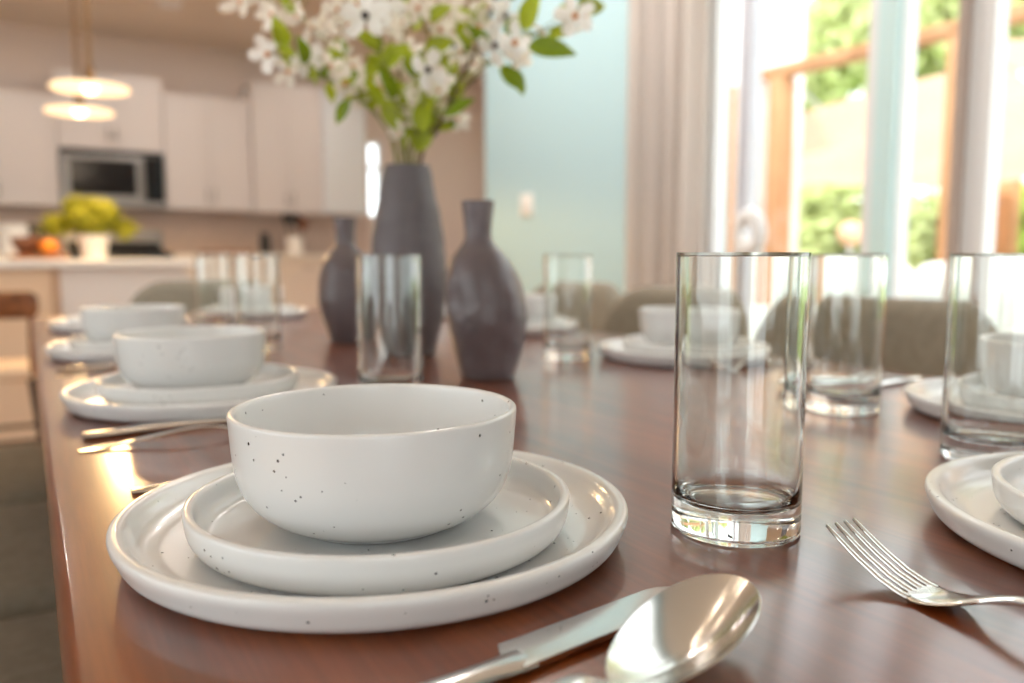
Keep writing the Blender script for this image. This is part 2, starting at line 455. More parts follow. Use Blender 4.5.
PROTO = {}
def ware(kind, loc, label, cat, group, rz=0.0):
    if kind not in PROTO:
        if kind in ('fork', 'spoon', 'table_knife'):
            root = empty(kind)
            a, b = {'fork': fork_parts, 'spoon': spoon_parts, 'table_knife': knife_parts}[kind]()
            obj({'fork': 'tines', 'spoon': 'spoon_bowl', 'table_knife': 'blade'}[kind], a, STEEL, root)
            obj('handle', b, STEEL, root)
        else:
            bmf, m = {'dinner_plate': (dinner_bm, CER), 'salad_plate': (salad_bm, CER), 'bowl': (bowl_bm, CER), 'drinking_glass': (glass_bm, GLASS)}[kind]
            root = obj(kind, bmf(), m)
        PROTO[kind] = root; o = root
    else:
        o = dup(PROTO[kind])
    o.location = loc; o.rotation_euler = (0, 0, rz)
    return tag(o, label, cat, group)

def crockery(x, y, where, rz, salad_off=(0, 0), bowl_off=(0, 0), salad=True, bowl=True):
    ware('dinner_plate', (x, y, T), 'large white dinner plate ' + where, 'plate', 'white dinner plates on the table', rz)
    if salad: ware('salad_plate', (x + salad_off[0], y + salad_off[1], T + 0.0060), 'small white plate on the plate ' + where, 'plate', 'white salad plates on the table', rz + 1.1)
    if bowl: ware('bowl', (x + bowl_off[0], y + bowl_off[1], T + 0.0122), 'white speckled bowl on the plates ' + where, 'bowl', 'white bowls on the table', rz + 2.0)

def glassat(x, y, where):
    return ware('drinking_glass', (x, y, T), 'clear straight drinking glass ' + where, 'glass', 'drinking glasses on the table')

def flat(kind, tipx, tipy, ang, where, zs=1.0):
    """place so that the tip sits at (tipx, tipy) with the axis pointing along ang"""
    L = {'fork': 0.205, 'spoon': 0.2145, 'table_knife': 0.235}[kind]
    nm = {'fork': 'polished steel fork ', 'spoon': 'polished steel spoon ', 'table_knife': 'polished steel table knife '}[kind]
    o = ware(kind, (tipx - L * math.cos(ang), tipy - L * math.sin(ang), T), nm + where, {'fork': 'fork', 'spoon': 'spoon', 'table_knife': 'knife'}[kind], 'steel cutlery on the table', ang)
    o.scale = (1, 1, zs)
    return o

LEFT_Y = (0.4103, 0.890, 1.37, 1.86)
RIGHT_Y = (0.383, 0.900, 1.40, 1.88)
LX, RX = 0.159, 0.832
# nearest setting, left side
crockery(0.1602, 0.4103, 'in the sharp nearest setting', 0.0, (-0.0035, -0.013), (-0.0055, -0.010))
glassat(0.3329, 0.3152, 'standing right of the nearest bowl, the sharpest glass')
flat('table_knife', 0.2535, 0.2590, 0.14, 'in front of the nearest plates, partly under the big spoon')
flat('spoon', 0.2451, 0.2305, 0.356, 'lying nearest the camera in front of the nearest plates')
flat('fork', 0.255, 0.561, 0.0, 'mostly hidden behind the nearest dinner plate')
# second setting, left side
crockery(LX - 0.003, LEFT_Y[1], 'second along the left table edge', 0.7, (-0.004, 0.002), (-0.011, 0.006))
glassat(0.332, 0.812, 'in front of the dark vases, behind the nearest bowl')
flat('table_knife', 0.268, 0.761, 0.045, 'before the second plates along the left table edge')
flat('spoon', 0.242, 0.708, 0.03, 'before the second plates along the left table edge', 0.4)
# third
crockery(LX - 0.008, LEFT_Y[2], 'third along the left table edge', 1.7, (-0.004, 0.002), (-0.011, 0.006))
glassat(0.318, 1.335, 'blurred, right of the second bowl on the left')
flat('table_knife', 0.262, 1.228, 0.05, 'before the third plates along the left table edge')
flat('spoon', 0.238, 1.175, 0.03, 'before the third plates along the left table edge', 0.4)
# fourth
crockery(LX + 0.006, LEFT_Y[3], 'fourth and farthest along the left table edge', 2.7, bowl=False)
glassat(0.330, 1.76, 'blurred, leftmost of the glasses far down the table')
# right side
crockery(RX, RIGHT_Y[0], 'nearest on the window side, behind the right edge glass', 0.4)
glassat(0.684, 0.512, 'right behind the sharp front glass, before the grey chair')
flat('table_knife', 0.70, 0.565, PI + 0.12, 'on the window side, seen through the blurred glass, left one')
flat('spoon', 0.725, 0.605, PI - 0.1, 'on the window side, seen through the blurred glass, right one', 0.5)
crockery(RX + 0.012, RIGHT_Y[1], 'on the window side, seen half through the sharp glass', 1.4)
glassat(0.682, 0.985, 'blurred, just right of the dark bottle vase')
flat('fork', 0.725, RIGHT_Y[1] - 0.150, PI + 0.05, 'beside the window side plates, seen through the sharp glass')
crockery(RX + 0.01, RIGHT_Y[2], 'behind the dark bottle vase on the window side', 2.2)
crockery(RX + 0.01, RIGHT_Y[3], 'farthest on the window side', 2.9)
# near end of the table
crockery(0.524, 0.165, 'cut off by the right edge of the picture', 0.9, (0.0, 0.002), bowl=False)
glassat(0.6125, 0.327, 'at the far right edge of the picture')
flat('fork', 0.3365, 0.250, math.radians(89), 'lying beside the plate at the right edge of the picture')
# far end
crockery(0.48, 2.07, 'at the far head of the table', 0.2)

# ------------------------------------------------------------------ table
TX0, TX1, TY0, TY1 = 0.004, 0.984, -0.02, 2.30
tbl = empty('dining_table', ((TX0 + TX1) / 2, (TY0 + TY1) / 2, 0), 0, 'long glossy reddish brown wooden dining table set with white plates', 'table')
obj('tabletop', xf(slab(TX1 - TX0, TY1 - TY0, 0.012, 0.038, 0.006, rings=3), lambda c: (c.x, c.y, c.z + T - 0.038)), TABLE_W, tbl)
ap = bmesh.new()
for s in (-1, 1):
    add_box(ap, s * 0.40 - 0.011, s * 0.40 + 0.011, -1.12, 1.12, T - 0.125, T - 0.0385)
    add_box(ap, -0.389, 0.389, s * 1.109 - 0.011, s * 1.109 + 0.011, T - 0.125, T - 0.0385)
obj('apron', ap, TABLE_W, tbl)
for sx in (-1, 1):
    for sy in (-1, 1):
        rings = [[(sx * 0.375 + x, sy * 1.075 + y, z) for x, y in rrect(w, w, 0.008, 3)] for z, w in ((0, 0.05), (0.3, 0.06), (0.6, 0.075), (T - 0.0385, 0.078))]
        obj('leg', loft(bmesh.new(), rings), TABLE_W, tbl)

# ------------------------------------------------------------------ vases
def bottle(name, loc, rz, label, seed, shift):
    pr = smooth_prof([(0.004, 0.003), (0.026, 0.0025), (0.0320, 0.0008), (0.0345, 0.006), (0.0425, 0.035), (0.0490, 0.070), (0.0497, 0.090), (0.0455, 0.122), (0.0350, 0.148), (0.0215, 0.1645), (0.0168, 0.176), (0.0172, 0.190), (0.0200, 0.214), (0.0205, 0.2178), (0.0190, 0.2185), (0.0175, 0.214), (0.0150, 0.190), (0.0142, 0.176), (0.0150, 0.168), (0.002, 0.166)], 5)
    def warp(p, a):
        body = max(0.0, min(1.0, 1 - (p.z - 0.12) / 0.05)) if p.z > 0.12 else min(1.0, p.z / 0.03)
        d = noise.cell(Vector((p.x * 34 + seed, p.y * 34, p.z * 26))) * 0.0016 + noise.noise(Vector((p.x * 22 + seed, p.y * 22, p.z * 20))) * 0.0026
        r = math.hypot(p.x, p.y)
        q = p.copy()
        if r > 0.01: q += Vector((p.x, p.y, 0)).normalized() * d * body
        s = max(0.0, min(1.0, (p.z - 0.08) / 0.09)); s = s * s * (3 - 2 * s)
        q.x += shift * s
        return q
    o = obj(name, lathe(pr, 56, warp=warp), VASE, None, True, loc, (0, 0, rz))
    return tag(o, label, 'vase', 'dark stoneware bottle vases')
bottle('bottle_vase', (0.490, 0.881, T), -YAW, 'dark grey brown bottle vase with narrow neck, nearest and right of the three vases', 1.0, -0.0115)
bottle('bottle_vase', (0.489, 1.389, T), -YAW + 0.9, 'dark grey bottle vase at left behind the tall flower vase', 5.0, -0.004)

TV = (0.502, 1.152)
def tall_warp(p, a):
    d = noise.noise(Vector((p.x * 30, p.y * 30, p.z * 22))) * 0.002 + 0.0006 * math.sin(p.z * 420)
    r = math.hypot(p.x, p.y)
    return p + Vector((p.x, p.y, 0)).normalized() * d * min(1, p.z / 0.02) if r > 0.012 else p
pr = smooth_prof([(0.004, 0.003), (0.032, 0.002), (0.038, 0.0008), (0.042, 0.008), (0.0515, 0.045), (0.0570, 0.085), (0.0592, 0.115), (0.0565, 0.160), (0.0488, 0.215), (0.0395, 0.262), (0.0348, 0.284), (0.0335, 0.2865), (0.0315, 0.284), (0.034, 0.262), (0.042, 0.215), (0.050, 0.160), (0.052, 0.11), (0.046, 0.045), (0.036, 0.012), (0.004, 0.010)], 5)
tag(obj('flower_vase', lathe(pr, 56, warp=tall_warp), VASE2, None, True, (TV[0], TV[1], T)), 'tall tapered dark grey vase holding white blossom branches', 'vase')

# ------------------------------------------------------------------ blossom branches
CP, SP, CY, SY = math.cos(PITCH), math.sin(PITCH), math.cos(YAW), math.sin(YAW)
def view_point(px, py, Z):
    """a point at ground distance Z ahead of the eye"""
    u, v = (px - 512) / FPX, -(py - 341.5) / FPX
    y, z, x = CP + v * SP, -SP + v * CP, u
    t = Z / y
    X, Y = x * t, Z
    return Vector((X * CY + Y * SY, -X * SY + Y * CY, EYE + z * t))

def catmull(pts, k=6):
    P = [pts[0]] + pts + [pts[-1]]; out = []
    for i in range(1, len(P) - 2):
        p0, p1, p2, p3 = P[i - 1:i + 3]
        for s in range(k):
            t = s / k
            out.append(0.5 * ((2 * p1) + (-p0 + p2) * t + (2 * p0 - 5 * p1 + 4 * p2 - p3) * t * t + (-p0 + 3 * p1 - 3 * p2 + p3) * t ** 3))
    out.append(pts[-1])
    return out

def petal_mesh(n_pet, R, cup, seed):
    rnd = random.Random(seed); bm = bmesh.new()
    for k in range(n_pet):
        a = 2 * PI * k / n_pet + rnd.uniform(-0.15, 0.15); w = R * rnd.uniform(0.40, 0.50) * (4.5 / n_pet) ** 0.5; L = R * rnd.uniform(0.9, 1.08); c = cup * rnd.uniform(0.7, 1.3)
        NU, NV = 6, 4; grid = []
        for i in range(NU + 1):
            t = i / NU; hw = w * (math.sin(PI * (0.12 + 0.80 * t)) ** 0.8) * (0.55 + 0.5 * t)
            row = []
            for j in range(NV + 1):
                s = j / NV * 2 - 1
                x = 0.12 * R + L * t - (0.10 * R if (i == NU and j == 2) else 0); y = s * hw; z = c * t ** 1.6 * R + 0.14 * R * s * s * t - 0.2 * R * max(0, t - 0.75)
                row.append(bm.verts.new((x * math.cos(a) - y * math.sin(a), x * math.sin(a) + y * math.cos(a), z)))
            grid.append(row)
        for i in range(NU):
            for j in range(NV): bm.faces.new((grid[i][j], grid[i + 1][j], grid[i + 1][j + 1], grid[i][j + 1]))
    return bm
def core_bm(R):
    bm = bmesh.new(); bmesh.ops.create_icosphere(bm, subdivisions=2, radius=R)
    for v in bm.verts: v.co *= 1 + 0.25 * noise.noise(v.co * 900)
    return xf(bm, lambda c: (c.x, c.y, c.z * 0.7 + R * 0.5))
def leaf_bm(L, W, seed):
    rnd = random.Random(seed); bm = bmesh.new(); NU, NV = 12, 4; grid = []
    curl = rnd.uniform(0.05, 0.35); fold = rnd.uniform(0.15, 0.4)
    for i in range(NU + 1):
        t = i / NU; hw = W / 2 * (math.sin(PI * t ** 0.8) ** 0.85) * (1 + 0.06 * (i % 2)) + 0.0003
        row = []
        for j in range(NV + 1):
            s = j / NV * 2 - 1
            row.append(bm.verts.new((L * t, s * hw, fold * abs(s) * hw - curl * L * t * t)))
        grid.append(row)
    for i in range(NU):
        for j in range(NV): bm.faces.new((grid[i][j], grid[i + 1][j], grid[i + 1][j + 1], grid[i][j + 1]))
    return bm
def mesh_only(name, bm, m):
    bmesh.ops.recalc_face_normals(bm, faces=bm.faces)
    me = bpy.data.meshes.new(name); bm.to_mesh(me); bm.free()
    for p in me.polygons: p.use_smooth = True
    me.materials.append(m); return me
PET = [mesh_only('blossom', petal_mesh(n, 0.022, c, s), PETAL if s < 3 else PETAL_C) for n, c, s in ((4, 0.25, 0), (5, 0.15, 1), (4, 0.05, 2), (5, 0.5, 3), (4, 0.9, 4))]
CORE = [mesh_only('flower_center', core_bm(0.0042), m) for m in (CORE_D, CORE_O)]
LEAVES = [mesh_only('leaf', leaf_bm(0.048, 0.021 + 0.003 * (s % 3), s), LEAF if s % 3 else LEAF_D) for s in range(6)]
CAM_POS = Vector((0, 0, EYE))

def orient(direction, up):
    z = direction.normalized(); x = up - z * up.dot(z)
    if x.length < 1e-3: x = Vector((1, 0, 0)) - z * z.x
    x.normalize(); y = z.cross(x)
    return Matrix((x, y, z)).transposed().to_4x4()

def add_blossom(parent, p, facing, kind, core, s=1.0, spin=0.0):
    o = bpy.data.objects.new('blossom', PET[kind]); COL.objects.link(o); o.parent = parent
    o.matrix_local = Matrix.Translation(p) @ orient(facing, Vector((0, 0, 1))) @ Matrix.Rotation(spin, 4, 'Z') @ Matrix.Diagonal((s, s, s, 1))
    c = bpy.data.objects.new('flower_center', CORE[core]); COL.objects.link(c); c.parent = o
    return o
def add_leaf(parent, p, direction, normal, k, s=1.0):
    x = direction.normalized(); z = (normal - x * normal.dot(x)).normalized(); y = z.cross(x)
    M = Matrix((x, y, z)).transposed().to_4x4()
    o = bpy.data.objects.new('leaf', LEAVES[k % 6]); COL.objects.link(o); o.parent = parent
    o.matrix_local = Matrix.Translation(p) @ M @ Matrix.Diagonal((s, s, s, 1))
    return o

MOUTH = Vector((TV[0], TV[1], T))
def branch(label, path, z0, z1, m, thick, blossoms, leaves, twigs=(), extra=13):
    """path: picture points fanned out from the vase mouth; blossoms (px, py, Z, kind, core, size); leaves (px, py, Z, dir_px, dir_py, size, kind)"""
    root = empty('blossom_branch', MOUTH, 0, label, 'flower branch', 'blossom branches in the tall vase')
    n = len(path)
    W = [view_point(px, py, z0 + (z1 - z0) * i / max(n - 1, 1)) - MOUTH for i, (px, py) in enumerate(path)]
    k0 = (path[0][0] - 412) / 12.0
    W[0] = Vector((CY * 0.020 * k0 - SY * 0.012 * (1.22 - z0) / 0.03, -SY * 0.020 * k0 - CY * 0.012 * (1.22 - z0) / 0.03, 0.287))
    m0 = W[0]
    base = Vector((m0.x * -0.25, m0.y * -0.25, 0.020))
    pts = catmull([base] + W, 7)
    rads = [thick * (1 - 0.65 * i / (len(pts) - 1)) for i in range(len(pts))]
    bm = tube(pts, rads, 8)
    stem = pts
    def nearest(q): return min(stem, key=lambda s: (s - q).length)
    rnd = random.Random(len(label) * 7 + n)
    items = []
    for tw in twigs:
        tp = [view_point(px, py, Z) - MOUTH for px, py, Z in tw]
        add_tube(bm, catmull([nearest(tp[0])] + tp, 4), [thick * 0.6 * (1 - 0.5 * i / (4 * len(tp))) for i in range(4 * len(tp) + 1)], 6)
    for px, py, Z, kind, core, s in blossoms:
        q = view_point(px, py, Z) - MOUTH
        face = (CAM_POS - MOUTH - q).normalized() + Vector((rnd.uniform(-0.6, 0.6), rnd.uniform(-0.6, 0.6), rnd.uniform(-0.25, 0.5)))
        face.normalize()
        a = nearest(q - Vector((0, 0, 0.03)))
        b = q - face * 0.004
        add_tube(bm, [a, (a + b) / 2 + Vector((0, 0, -0.004)), b], [0.0011, 0.0010, 0.0012], 6)
        items.append(('b', q, face, kind, core, s))
    for px, py, Z, dx, dy, s, k in leaves:
        q = view_point(px, py, Z) - MOUTH
        q2 = view_point(px + dx, py + dy, Z - rnd.uniform(-0.02, 0.03)) - MOUTH
        a = nearest(q)
        add_tube(bm, [a, (a + q) / 2 + Vector((0, 0, -0.003)), q], [0.0010, 0.0008, 0.0008], 6)
        items.append(('l', q, q2 - q, (CAM_POS - MOUTH - q).normalized() + Vector((rnd.uniform(-0.7, 0.7), rnd.uniform(-0.7, 0.7), rnd.uniform(0.2, 0.9))), k, s))
    n_in = len(stem)
    for k in range(extra):                                   # small leaves and half-open buds along the stem
        i = int(n_in * rnd.uniform(0.33, 0.98)); a = stem[min(i, n_in - 1)]
        off = Vector((rnd.gauss(0, 1), rnd.gauss(0, 1), rnd.uniform(0.1, 1.2))).normalized()
        q = a + off * rnd.uniform(0.015, 0.045)
        add_tube(bm, [a, (a + q) / 2, q], [0.0010, 0.0008, 0.0008], 6)
        if k % 4 == 3: items.append(('b', q, (off + (CAM_POS - MOUTH - q).normalized()).normalized(), rnd.choice((3, 4)), 1, rnd.uniform(0.6, 0.95)))
        else: items.append(('l', q, off + Vector((0, 0, 0.4)), (CAM_POS - MOUTH - q).normalized() + Vector((rnd.uniform(-0.7, 0.7), rnd.uniform(-0.7, 0.7), rnd.uniform(0.2, 0.9))), k, rnd.uniform(0.6, 1.0)))
    obj('stem', bm, m, root)
    for it in items:
        if it[0] == 'b': add_blossom(root, it[1], it[2], it[3], it[4], it[5], rnd.uniform(0, 6))
        else: add_leaf(root, it[1], it[2], it[3], it[4], it[5])
    return root

branch('dark woody branch leaning right with clustered white blossoms above', [(424, 166), (437, 130), (456, 88), (476, 50), (492, 6), (500, -40)], 1.22, 1.12, BARK, 0.0036,
       [(494, 46, 1.10, 0, 0, 1.15), (478, 28, 1.14, 3, 1, 1.0), (505, 16, 1.12, 1, 0, 1.0), (462, 22, 1.2, 3, 1, 0.9), (486, 8, 1.16, 4, 1, 1.0), (472, 62, 1.2, 3, 1, 0.8), (455, 46, 1.21, 1, 0, 0.9)],
       [(505, 22, 1.1, 20, 6, 0.65, 3), (500, 66, 1.12, 20, 18, 1.0, 0), (452, 100, 1.2, 6, -24, 0.7, 1)], twigs=[((460, 92, 1.17), (474, 80, 1.15), (484, 74, 1.13))])
branch('branch reaching farthest right with a green pointed leaf and white blossom', [(420, 168), (440, 120), (480, 70), (525, 40), (560, 24), (578, 10)], 1.2, 1.05, BARK_G, 0.0024,
       [(575, 16, 1.05, 1, 1, 1.05), (516, 42, 1.09, 2, 1, 1.1), (520, 58, 1.1, 3, 1, 0.8), (586, 18, 1.08, 4, 1, 0.7)],
       [(528, 46, 1.06, 40, 2, 1.25, 0), (524, 30, 1.08, 12, -34, 1.15, 1), (548, 34, 1.08, 24, -4, 0.7, 4), (512, 68, 1.08, 12, 26, 0.8, 3)])
branch('branch rising beside the centre with a white blossom at mid height', [(414, 168), (418, 130), (424, 90), (428, 40), (432, -10), (432, -50)], 1.2, 1.1, BARK_G, 0.0024,
       [(427, 70, 1.06, 0, 0, 1.15), (446, 80, 1.12, 4, 1, 0.8), (440, 30, 1.14, 3, 1, 0.9), (418, 8, 1.12, 3, 1, 0.9), (448, 8, 1.12, 4, 1, 0.9)],
       [(424, 50, 1.12, 24, -8, 0.9, 1), (426, 104, 1.14, 6, -36, 1.1, 2), (420, 132, 1.16, 4, -34, 1.1, 4), (440, 66, 1.14, 16, -20, 0.8, 2), (430, 20, 1.1, 18, -16, 0.8, 5)])
branch('upright branch topped by a large white blossom near the top edge', [(408, 168), (400, 125), (388, 80), (376, 30), (366, -10), (360, -45)], 1.2, 1.08, BARK_G, 0.0024,
       [(366, 16, 1.05, 1, 0, 1.35), (384, 6, 1.08, 2, 0, 1.1), (348, 26, 1.12, 3, 1, 0.9), (338, 10, 1.12, 4, 1, 0.9)],
       [(392, 100, 1.14, -6, -34, 1.2, 0), (386, 66, 1.12, 16, -22, 0.9, 2), (398, 128, 1.17, -14, -30, 1.1, 4), (352, 4, 1.1, -14, -18, 0.8, 1), (378, 50, 1.12, -16, -16, 0.8, 5)])
branch('branch reaching left to a pair of white buds around a leaf', [(404, 168), (388, 132), (360, 100), (325, 78), (296, 66), (272, 52)], 1.21, 1.13, BARK_G, 0.0022,
       [(268, 54, 1.12, 1, 1, 1.05), (306, 58, 1.13, 1, 1, 1.05), (288, 72, 1.13, 4, 1, 0.8), (345, 84, 1.16, 3, 1, 1.0), (330, 66, 1.17, 3, 1, 0.8)],
       [(286, 52, 1.12, 4, -14, 0.6, 1), (278, 46, 1.1, 20, 8, 0.55, 2), (312, 64, 1.12, 4, 16, 0.6, 4), (350, 100, 1.16, -16, 22, 0.85, 0), (372, 110, 1.18, -12, -28, 1.1, 2), (362, 88, 1.17, -22, -4, 0.8, 1)])
branch('thin branch arching to the top left with pale loose blossoms', [(402, 168), (380, 120), (350, 72), (312, 26), (276, 2), (236, -10)], 1.24, 1.3, BARK_G, 0.0020,
       [(240, 2, 1.3, 4, 1, 1.0), (272, 14, 1.29, 3, 1, 1.0), (290, 18, 1.29, 4, 1, 0.8), (324, 26, 1.27, 3, 1, 0.9), (312, 28, 1.27, 4, 1, 0.8), (258, -6, 1.3, 3, 1, 1.0), (352, 66, 1.26, 3, 1, 0.9)],
       [(340, 38, 1.27, -14, 20, 0.7, 1), (366, 74, 1.25, 16, -18, 0.9, 4), (332, 82, 1.24, -2, 24, 0.7, 2), (300, -6, 1.28, -18, -14, 0.8, 1)])
branch('leafy branch at the back centre with small pale buds', [(410, 166), (404, 120), (400, 80), (404, 30), (398, -10), (394, -45)], 1.26, 1.34, BARK_G, 0.0020,
       [(400, 134, 1.17, 4, 1, 0.62), (410, 52, 1.3, 3, 1, 0.9), (396, 26, 1.31, 3, 1, 1.0), (412, 88, 1.29, 4, 1, 0.8), (398, 60, 1.28, 3, 1, 0.8), (392, 96, 1.26, 3, 1, 0.7)],
       [(396, 116, 1.2, -6, -34, 1.2, 1), (404, 150, 1.2, -10, -30, 1.1, 2), (410, 140, 1.22, 10, -36, 1.2, 4), (412, 60, 1.28, 18, -16, 0.9, 0), (390, 70, 1.26, -18, -12, 0.9, 1), (414, 30, 1.3, 8, -22, 0.8, 2)])
branch('short leafy branch right of centre above the vase mouth', [(416, 168), (422, 140), (430, 112), (440, 92), (446, 74)], 1.22, 1.27, BARK_G, 0.0020,
       [(440, 122, 1.25, 4, 1, 0.6), (452, 120, 1.25, 3, 1, 0.7), (456, 62, 1.27, 3, 1, 0.9)],
       [(418, 152, 1.2, 6, -34, 1.2, 5), (428, 128, 1.22, 24, -2, 0.9, 1), (424, 116, 1.22, 2, -36, 1.15, 2), (444, 122, 1.24, 18, 4, 0.6, 3), (438, 94, 1.25, 10, -30, 1.0, 4)])

# ------------------------------------------------------------------ dining chairs
def make_chair():
    root = empty('dining_chair')
    seat = slab(0.47, 0.47, 0.09, 0.10, 0.035, crown=0.012)                       # local: back of the chair at -x, front +x
    obj('seat', xf(seat, lambda c: (c.x, c.y, c.z + 0.385)), FABRIC, root)
    back = slab(0.50, 0.42, 0.13, 0.07, 0.032, rings=7, crown=0.006, k=9)
    def bend(c):                                                                   # slab xy -> world (y, z), thickness -> x
        y, z, t = c.x, c.y, c.z
        return (-0.235 - t + 0.75 * y * y - 0.10 * (z + 0.21), y, 0.655 + z - 0.04)
    obj('backrest', xf(back, bend), FABRIC, root)
    for sx in (-1, 1):
        for sy in (-1, 1):
            pts = [(sx * 0.175, sy * 0.175, 0.40), (sx * 0.195, sy * 0.195, 0.0)]
            obj('leg', tube(pts, [0.020, 0.013], 12), CHAIRLEG, root)
    return root
CH = make_chair(); first = [True]
def chair(x, y, rz, label):
    o = CH if first[0] else dup(CH)
    first[0] = False
    o.location = (x, y, 0); o.rotation_euler = (0, 0, rz)
    return tag(o, label, 'chair', 'taupe upholstered dining chairs')
G = 'taupe dining chair '
chair(1.075, 0.40, PI, G + 'nearest on the window side, mostly hidden at the right edge')
chair(1.075, 0.95, PI, G + 'on the window side behind the blurred glass, its back widest in view')
chair(1.075, 1.49, PI, G + 'on the window side, before the curtain')
chair(1.155, 2.03, PI, G + 'farthest on the window side, just right of the bottle vase')
chair(-0.115, 0.86, 0, G + 'nearest along the left table edge, at the bottom left corner')
chair(-0.115, 1.37, 0, G + 'second along the left table edge, above the corner chair')
chair(-0.115, 1.87, 0, G + 'farthest along the left table edge, beside the third plate')
chair(0.50, 2.46, -PI / 2, G + 'at the far head of the table before the kitchen')

# ------------------------------------------------------------------ room shell
WX = 2.30
def struct(name, bm, m, parent=None, smooth=False):
    o = obj(name, bm, m, parent, smooth)
    if not parent: o['kind'] = 'structure'
    return o
fb0 = bmesh.new(); add_box(fb0, -3.36, 2.46, -2.76, 4.02, -0.06, 0.0); add_box(fb0, -3.36, 4.8, 4.02, 7.75, -0.06, 0.0)
struct('floor', fb0, FLOOR_W)
cb = bmesh.new(); add_box(cb, -3.36, 2.46, -2.76, 4.02, 2.72, 2.90); add_box(cb, -3.36, 4.8, 4.02, 7.95, 2.72, 2.90)
struct('ceiling', cb, CEIL)
bw = bmesh.new()                                                     # kitchen wall with a window opening
KW = (2.965, 3.125, 1.28, 2.04)
add_box(bw, -3.36, KW[0], 7.75, 7.95, 0, 2.72); add_box(bw, KW[1], 4.8, 7.75, 7.95, 0, 2.72)
add_box(bw, KW[0], KW[1], 7.75, 7.95, 0, KW[2]); add_box(bw, KW[0], KW[1], 7.75, 7.95, KW[3], 2.72)
struct('wall_back', bw, BEIGE_W)
wk = bmesh.new()
add_box(wk, 4.6, 4.8, 4.16, 5.2, 0, 2.72); add_box(wk, 4.6, 4.8, 7.0, 7.75, 0, 2.72); add_box(wk, 4.6, 4.8, 5.2, 7.0, 0, 0.9); add_box(wk, 4.6, 4.8, 5.2, 7.0, 2.45, 2.72)
struct('wall_kitchen_right', wk, BEIGE_W)
struct('wall_return', box(2.461, 4.8, 4.085, 4.16, 0, 2.72), BEIGE_W)
struct('wall_exterior', box(2.461, 4.8, 4.02, 4.0845, -0.02, 2.9), TRIMW)
wr = bmesh.new()
add_box(wr, WX, WX + 0.16, 2.42, 4.16, 0, 2.72)
add_box(wr, WX, WX + 0.16, -2.76, 2.42, 2.50, 2.72)
add_box(wr, WX, WX + 0.16, -2.76, -0.62, 0, 2.50)
struct('wall_right', wr, TEAL)
struct('trim_1', box(WX + 0.0, WX + 0.09, 1.586, 1.652, 0, 2.50, 0.006), AQUA)
struct('trim_2', box(WX + 0.0, WX + 0.09, 1.372, 1.398, 0, 2.50, 0.004), JAMB)
struct('baseboard_right', box(WX - 0.018, WX - 0.0005, 2.42, 4.16, 0, 0.11, 0.004), TRIMW)
def window(name, y0, y1, stiles, frame_m, fw=0.05):
    root = empty(name, (WX + 0.06, 0, 0)); root['kind'] = 'structure'
    f = bmesh.new()
    add_box(f, -0.03, 0.03, y1 - fw, y1, 0, 2.50); add_box(f, -0.03, 0.03, y0, y0 + fw, 0, 2.50)
    add_box(f, -0.03, 0.03, y0 + fw, y1 - fw, 0, 0.08); add_box(f, -0.03, 0.03, y0 + fw, y1 - fw, 2.42, 2.50)
    obj('window_frame', f, TRIMW, root, False)
    for a, b, m in stiles: obj('stile', box(-0.035, 0.025, a, b, 0.081, 2.419, 0.004), m, root, False)
    obj('window_pane', box(-0.003, 0.003, y0 + fw, y1 - fw, 0.08, 2.42), PANE, root, False)
    return root
window('window_1', 1.652, 2.42, [(2.19, 2.245, TRIMG)], TRIMW)
window('window_2', 1.398, 1.586, [], TRIMW, 0.008)
window('window_3', -0.62, 1.372, [(0.35, 0.42, TRIMW)], TRIMW, 0.066)
kwr = empty('window_4', (0, 7.85, 0)); kwr['kind'] = 'structure'
wl = bmesh.new()
add_box(wl, -3.36, -3.2, -2.6, -1.4, 0, 2.72); add_box(wl, -3.36, -3.2, 3.4, 7.75, 0, 2.72); add_box(wl, -3.36, -3.2, -1.4, 3.4, 0, 0.5); add_box(wl, -3.36, -3.2, -1.4, 3.4, 2.4, 2.72)
struct('wall_left', wl, BEIGE_W)
wf = bmesh.new()
add_box(wf, -3.2, -1.6, -2.76, -2.6, 0, 2.72); add_box(wf, 0.2, 2.3, -2.76, -2.6, 0, 2.72); add_box(wf, -1.6, 0.2, -2.76, -2.6, 2.45, 2.72)
struct('wall_front', wf, BEIGE_W)
def added_window(name, bmf, bmp):  # unseen windows added to let more daylight into the room
    r = empty(name); r['kind'] = 'structure'
    obj('window_frame', bmf, TRIMW, r, False); obj('window_pane', bmp, PANE, r, False)
f5 = bmesh.new()
for a, b in ((-1.4, -1.35), (0.97, 1.03), (3.35, 3.4)): add_box(f5, -3.31, -3.25, a, b, 0.55, 2.35)
add_box(f5, -3.31, -3.25, -1.4, 3.4, 0.5, 0.55); add_box(f5, -3.31, -3.25, -1.4, 3.4, 2.35, 2.4)
added_window('added_window_5', f5, box(-3.283, -3.277, -1.35, 3.35, 0.55, 2.35))  # unseen left window, sized to raise the room's light
f7 = bmesh.new()
for a, b in ((5.2, 5.25), (6.07, 6.13), (6.95, 7.0)): add_box(f7, 4.67, 4.73, a, b, 0.95, 2.4)
add_box(f7, 4.67, 4.73, 5.2, 7.0, 0.9, 0.95); add_box(f7, 4.67, 4.73, 5.2, 7.0, 2.4, 2.45)
added_window('added_window_7', f7, box(4.697, 4.703, 5.25, 6.95, 0.95, 2.4))  # unseen kitchen window added to light the angled cabinet
f6 = bmesh.new()
for a, b in ((-1.6, -1.54), (-0.73, -0.67), (0.14, 0.2)): add_box(f6, a, b, -2.71, -2.65, 0.06, 2.39)
add_box(f6, -1.6, 0.2, -2.71, -2.65, 0, 0.06); add_box(f6, -1.6, 0.2, -2.71, -2.65, 2.39, 2.45)
